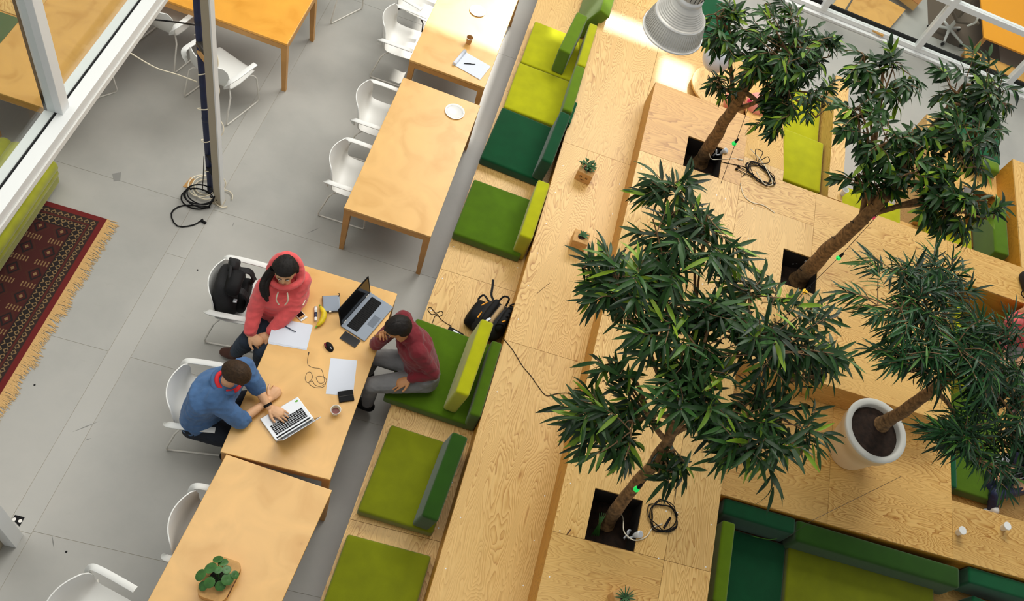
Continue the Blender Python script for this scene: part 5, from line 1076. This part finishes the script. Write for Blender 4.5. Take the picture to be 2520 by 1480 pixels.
tree('potted_fig_tree', 'long-leaved tree in the middle floor pit, thick leaning trunk', at(1962, 692, .80), [at(1962, 692, .80), at(2030, 625, 1.5), at(2105, 555, 2.2), at(2185, 478, 2.75)],
     [(at(2180, 170, 3.3), (.42, .34, .25), 20), (at(2400, 210, 3.4), (.46, .42, .30), 40), (at(2130, 320, 3.1), (.44, .30, .28), 26), (at(2230, 370, 3.1), (.40, .36, .28), 26), (at(2360, 500, 3.0), (.44, .34, .30), 44), (at(2380, 340, 3.3), (.40, .36, .25), 34), (at(2130, 440, 2.8), (.30, .14, .15), 10)], 12, .15, .040, ('leaf', 'leaf_stuff'), 11, .085, .35, sparse=.05, vine=True)
tree('potted_fig_tree', 'large long-leaved tree in the lowest floor pit', at(1492, 1290, .80), [at(1492, 1290, .80), at(1540, 1222, 1.3), at(1592, 1160, 1.8), at(1650, 1075, 2.35), at(1700, 990, 2.8)],
     [(at(1700, 600, 3.4), (.42, .44, .30), 30), (at(1660, 480, 3.4), (.26, .16, .20), 8), (at(1565, 710, 3.2), (.40, .30, .28), 26), (at(1900, 790, 3.3), (.52, .48, .32), 42), (at(1750, 800, 3.3), (.40, .34, .2), 18), (at(1510, 1040, 2.7), (.42, .26, .22), 24), (at(1870, 1050, 3.0), (.48, .40, .30), 38), (at(1700, 960, 3.1), (.34, .28, .2), 22), (at(1640, 840, 3.2), (.30, .2, .2), 10), (at(1480, 690, 3.1), (.22, .16, .16), 8), (at(2040, 900, 3.0), (.20, .20, .2), 8), (at(1620, 1150, 2.2), (.24, .14, .15), 6), (at(1490, 890, 2.9), (.14, .12, .1), 3)], 13, .20, .031, ('leaf', 'leaf_stuff'), 5, .060, .40)
tree('potted_willow_fig', 'narrow-leaved tree growing from the white pot', at(2170, 1045, 1.22), [at(2170, 1045, 1.22), at(2230, 1008, 1.75), at(2300, 958, 2.3), at(2360, 905, 2.7)],
     [(at(2230, 745, 3.1), (.50, .40, .26), 46), (at(2320, 690, 3.1), (.40, .24, .22), 24), (at(2270, 880, 3.0), (.42, .22, .22), 26), (at(2420, 850, 3.2), (.40, .44, .28), 50), (at(2430, 1100, 2.8), (.56, .34, .28), 62), (at(2490, 980, 3.0), (.36, .44, .3), 40)], 14, .19, .019, ('leaf4', 'leaf4_stuff'), 23, .065, .35)
# soil in the pot is flush with the trunk foot
pc = at(2152, 1062, 1.24); t = empty('plant_pot', (pc.x, pc.y, LV2+.001), 0, 'large cream plastic pot with a pale rim', 'pot')
sharp(obj('body', lathe([(.20, 0), (.215, .03), (.255, .26), (.272, .40), (.30, .42), (.31, .54)], n=56, cap0=True), 'pot', t), 50); obj('rim', lathe([(.305, .50), (.318, .545), (.316, .556), (.30, .56), (.262, .556), (.255, .545), (.25, .47)], n=56), 'pot_rim', t, True)
bm = bmesh.new(); n = 16
vs_ = [[bm.verts.new((.262*i/n*math.cos(2*PI*k/32), .262*i/n*math.sin(2*PI*k/32), .49+.014*noise.noise(Vector((i*.8*math.cos(2*PI*k/32), i*.8*math.sin(2*PI*k/32), 3))))) for k in range(32)] for i in range(1, n+1)]; c0 = bm.verts.new((0, 0, .495))
for k in range(32): bm.faces.new((c0, vs_[0][k], vs_[0][(k+1) % 32]))
for i in range(n-1):
    for k in range(32): bm.faces.new((vs_[i][k], vs_[i+1][k], vs_[i+1][(k+1) % 32], vs_[i][(k+1) % 32]))
obj('soil', bm, 'soil', t, True)
# light strings
def string(pts, bulbs, label):
    P = [at(*p) for p in pts]; o0 = P[0].copy(); t = empty('light_string', o0, 0, label, 'lights', 'coloured light strings'); obj('wire', tube([p-o0 for p in P], .0028, 5), 'black', t)
    for x, y, z, m in bulbs:
        c = at(x, y, z)-o0; d = Vector((.25, .35, .9)).normalized(); sk_ = obj('socket', tube([c+d*.012, c+d*.055], [.014, .012], 10), 'black', t, True); bm = bmesh.new(); bmesh.ops.create_uvsphere(bm, u_segments=14, v_segments=10, radius=.024); bmesh.ops.translate(bm, vec=c-d*.008, verts=bm.verts[:]); obj('bulb', bm, m, t, True)
string([(1843, 262, 2.1), (1811, 350, 1.9), (1774, 452, 1.6)], [(1808, 352, 1.88, 'bulb_green'), (1846, 248, 2.15, 'bulb_red')], 'light string with a green bulb beside the uppermost trunk')
string([(2190, 492, 2.7), (2160, 530, 2.4), (2068, 630, 2.2), (1985, 712, 2.2), (1945, 758, 2.4)], [(2150, 533, 2.4, 'bulb_red'), (2065, 634, 2.2, 'bulb_green'), (1983, 716, 2.2, 'bulb_yellow')], 'light string with pink, green and yellow bulbs beside the middle trunk')
string([(1716, 700, 3.0), (1715, 800, 2.6), (1718, 860, 2.6)], [(1710, 807, 2.6, 'bulb_green'), (1648, 925, 2.9, 'bulb_green')], 'light string hanging in the large lower tree')
string([(1640, 1120, 2.0), (1622, 1152, 2.0), (1568, 1205, 1.8)], [(1643, 1123, 2.0, 'bulb_green'), (1622, 1152, 2.0, 'bulb_red'), (1568, 1203, 1.8, 'bulb_green')], 'light string at the trunk of the lowest tree')
tag(obj('stay_wire', tube([at(1660, 1240, 1.09), at(1668, 1165, 1.9)], .003, 5), 'black'), 'thin black wire rising from the lower cable coil', 'wire')
tag(obj('guy_string', tube([at(1938, 1323, .8), at(1998, 1282, 1.0), at(2220, 1172, 1.35)], .002, 5), 'dark_wire'), 'thin string from the sunken sofa to the potted tree', 'string')
t = cable('thin_cord', [(1938, 1323), (1915, 1326), (1890, 1328), (1850, 1320)], .46, .002, 'banana_green', 'thin green cord lying on the sunken sofa')
# cable coils on the deck, sockets
def coil2(c, label, w=.14, l=.10, n=5, rz=0, seed=1):
    rnd = random.Random(seed); t = empty('cable_coil', c, rz, label, 'cable'); P = []
    for i in range(n*8): a = 2*PI*i/8; k = 1+rnd.uniform(-.25, .25); P.append(Vector((math.cos(a)*w*k, math.sin(a)*l*k, .006+.02*rnd.random())))
    obj('cord', tube(spline(P, 4), .0045, 6), 'black', t, True); return t
t = coil2(at(1870, 430, LV3), 'black and white cable bundle on the deck by the lime nook', .16, .10, 6, -.4, 4)
obj('white_cord', tube(spline([(-.25, .2, .03), (-.1, .16, .03), (.05, .08, .03), (.17, -.03, .03), (.1, -.1, .03), (-.05, -.03, .03)]), .005, 6), 'cream', t, True); obj('loop', tube(spline([(-.12, .12, .02), (-.2, .22, .05), (-.12, .25, .05), (-.1, .13, .02), (-.05, .24, .05), (-.0, .18, .05), (-.08, .1, .02)]), .0045, 6), 'black', t, True)
for y in (-.12, -.07): obj('loose_end', tube([(-.05, y*.9, .01), (-.22, y-.03, .01)], .0045, 6), 'black', t, True)
for y in (-.15, -.10): obj('plug', tube([(-.22, y, .012), (-.25, y-.002, .012)], .011, 8), 'black', t, True)
t = coil2(at(1632, 1272, LV3), 'black cable coil beside the lowest floor pit', .13, .12, 4, .3, 9); obj('connector', tube([(-.02, -.10, .03), (.05, -.02, .03)], .011, 8), 'black', t, True)
cable('white_cable', [(1822, 452), (1830, 480), (1850, 498), (1880, 506), (1906, 524)], LV3, .005, 'cream', 'short white cable on the deck below the bundle')
cable('white_lead', [(1745, 378, .1), (1752, 392), (1775, 392), (1808, 390), (1817, 392)], LV3, .004, 'cream', 'white lead with plug from the uppermost floor pit', ends=[(4, .05)])
cable('black_lead', [(1772, 398), (1800, 404), (1834, 412), (1838, 425), (1826, 434)], LV3, .004, 'black', 'black lead from the uppermost floor pit to the bundle')
cable('pit_lead', [(1520, 1253, -.25), (1533, 1275, -.2), (1536, 1310, -.05), (1560, 1330, .0), (1590, 1322), (1606, 1300), (1630, 1290)], LV3, .005, 'cream', 'pale lead running out of the lowest floor pit')
def socket(px, py, z, label):
    c = at(px, py, z); t = empty('floor_spotlight', c, 0, label, 'spotlight', 'small spotlights in the pits'); 
    obj('head', lathe([(.016, -.03), (.026, 0), (.030, .05), (.028, .056), (.0, .056)], n=22, rot=Matrix.Rotation(.35, 3, 'Y')), 'ceramic', t, True); obj('face', lathe([(0, .058), (.022, .058)], n=20, rot=Matrix.Rotation(.35, 3, 'Y')), 'silver', t)
    obj('clamp', tube(spline([(0, 0, -.03), (-.05, -.02, -.05), (-.07, .02, -.02), (-.04, .04, -.06), (-.08, -.03, -.07)]), .009, 8), 'silver', t, True)
socket(1779, 375, 1.06, 'small white spotlight at the uppermost floor pit'); socket(1566, 1318, 1.06, 'small white spotlight at the lowest floor pit'); socket(1976, 642, .95, 'dark spotlight inside the middle floor pit')
# blades growing in the lowest pit
t = empty('pit_weed', at(1455, 1320, .81), 0, 'small green blade plant in the lowest floor pit', 'plant')
for i in range(4): obj('leaf', small_leaf(Vector((i*.02, 0, 0)), Vector((.2-i*.15, .6, 1)), .22, .02), 'leaf_round', t, True)
cable('deck_gap_twig', [(1395, 1316), (1400, 1310), (1404, 1304)], LV3, .004, 'boot', 'dry curled leaf on the deck left of the lowest pit', 'twig')
# ================================================================ ROOM BEHIND THE FAR GLASS
def desk(pts, z, m, label, h=.03, name='desk'):
    P = [at(x, y, z) for x, y in pts]; c = sum(P, Vector())/len(P); t = empty(name, (c.x, c.y, 0), 0, label, 'desk', 'desks behind the far glass'); Q = [p-c for p in P]
    obj('top', prism([(q.x, q.y) for q in Q], z-h, z, .003), m, t)
    for q in Q: obj('leg', box((q.x*.92, q.y*.92, (z-h)/2), (.05, .05, z-h)), 'table_leg', t)
    return t
def deskw(x0, x1, y0, y1, z, m, label):
    c = Vector(((x0+x1)/2, (y0+y1)/2, 0)); t = empty('desk', c, 0, label, 'desk', 'desks behind the far glass'); obj('top', box((0, 0, z-.015), (x1-x0, y1-y0, .03), bevel=.003), m, t)
    for sx in (-1, 1):
        for sy in (-1, 1): obj('leg', box((sx*((x1-x0)/2-.05), sy*((y1-y0)/2-.05), (z-.03)/2), (.05, .05, z-.03)), 'table_leg', t)
a = at(2175, 89, .74); b = at(2066, 31, .74); c_ = at(2229, 23, .74); print('desk', a, b, c_, at(2425, 95, .74), at(2520, 130, .74), at(2413, 0, .74), at(2400, 130, .74), at(2480, 190, .74), at(2330, 85, .3))
def lowboard(pts, z, m, label, h, name, cat):
    P = [at(x, y, z) for x, y in pts]; c = sum(P, Vector())/4; t = empty(name, (c.x, c.y, 0), 0, label, cat); obj('top', prism([(p.x-c.x, p.y-c.y) for p in P], z-h, z, .004), m, t); obj('plinth', prism([((p.x-c.x)*.93, (p.y-c.y)*.93) for p in P], 0, z-h), 'carcass', t); return t
lowboard([(2078, 36), (2174, 88), (2229, 23), (2120, -36)], .10, 'birch_tan', 'tan low board behind the far glass, with a pale box on it', .03, 'low_table', 'table')
lowboard([(2048, 14), (2074, 32), (2116, -34), (2090, -48)], .10, 'birch', 'narrow pale plank left of the tan low board', .03, 'low_bench', 'bench')
c = at(2212, 4, .11); t = empty('storage_box', (c.x+.05, c.y+.22, .101), -.45, 'pale wooden box standing on the tan low board behind the glass', 'box'); obj('carton', box((0, 0, .07), (.62, .34, .14), bevel=.004), 'birch', t); obj('lid_edge', box((0, 0, .142), (.63, .35, .006)), 'table_edge', t)
deskw(6.48, 8.9, 11.42, 13.4, .40, 'orange_desk', 'bright orange low desk in the top right corner'); deskw(6.32, 8.9, 11.14, 11.38, .14, 'birch_tan', 'tan board below the orange desk behind the glass')
tag(obj('floor_rug', box((at(2370, 60, 0).x, at(2370, 60, 0).y+.1, .004), (1.3, 1.4, .006)), 'dark_rug'), 'dark brown rug under the white swivel chair', 'rug')
c = at(2325, 95, .0); t = empty('swivel_chair', (c.x, c.y+.1, .008), .4, 'white swivel chair behind the far glass', 'chair')
for i in range(5): a = 2*PI*i/5+.3; o = obj('foot', tube([(0, 0, .12), (.30*math.cos(a), .30*math.sin(a), .07)], [.028, .018], 8), 'white_plastic', t, True); obj('caster', lathe([(.03, -.012), (.03, .012)], (.31*math.cos(a), .31*math.sin(a), .032), 12, Matrix.Rotation(PI/2, 3, 'X'), True, True), 'black', o)
obj('column', lathe([(.03, .1), (.025, .42)], n=14), 'white_plastic', t, True); obj('seat', box((0, 0, .46), (.44, .44, .05), bevel=.02, seg=3), 'dark_rug', t); obj('backrest', box((-.24, 0, .75), (.05, .42, .42), bevel=.02, seg=3), 'dark_rug', t)
for s_ in (-1, 1): obj('armrest', tube(spline([(.0, s_*.24, .44), (.02, s_*.29, .56), (.0, s_*.29, .67), (.14, s_*.28, .68)]), .016, 8), 'white_plastic', t, True)
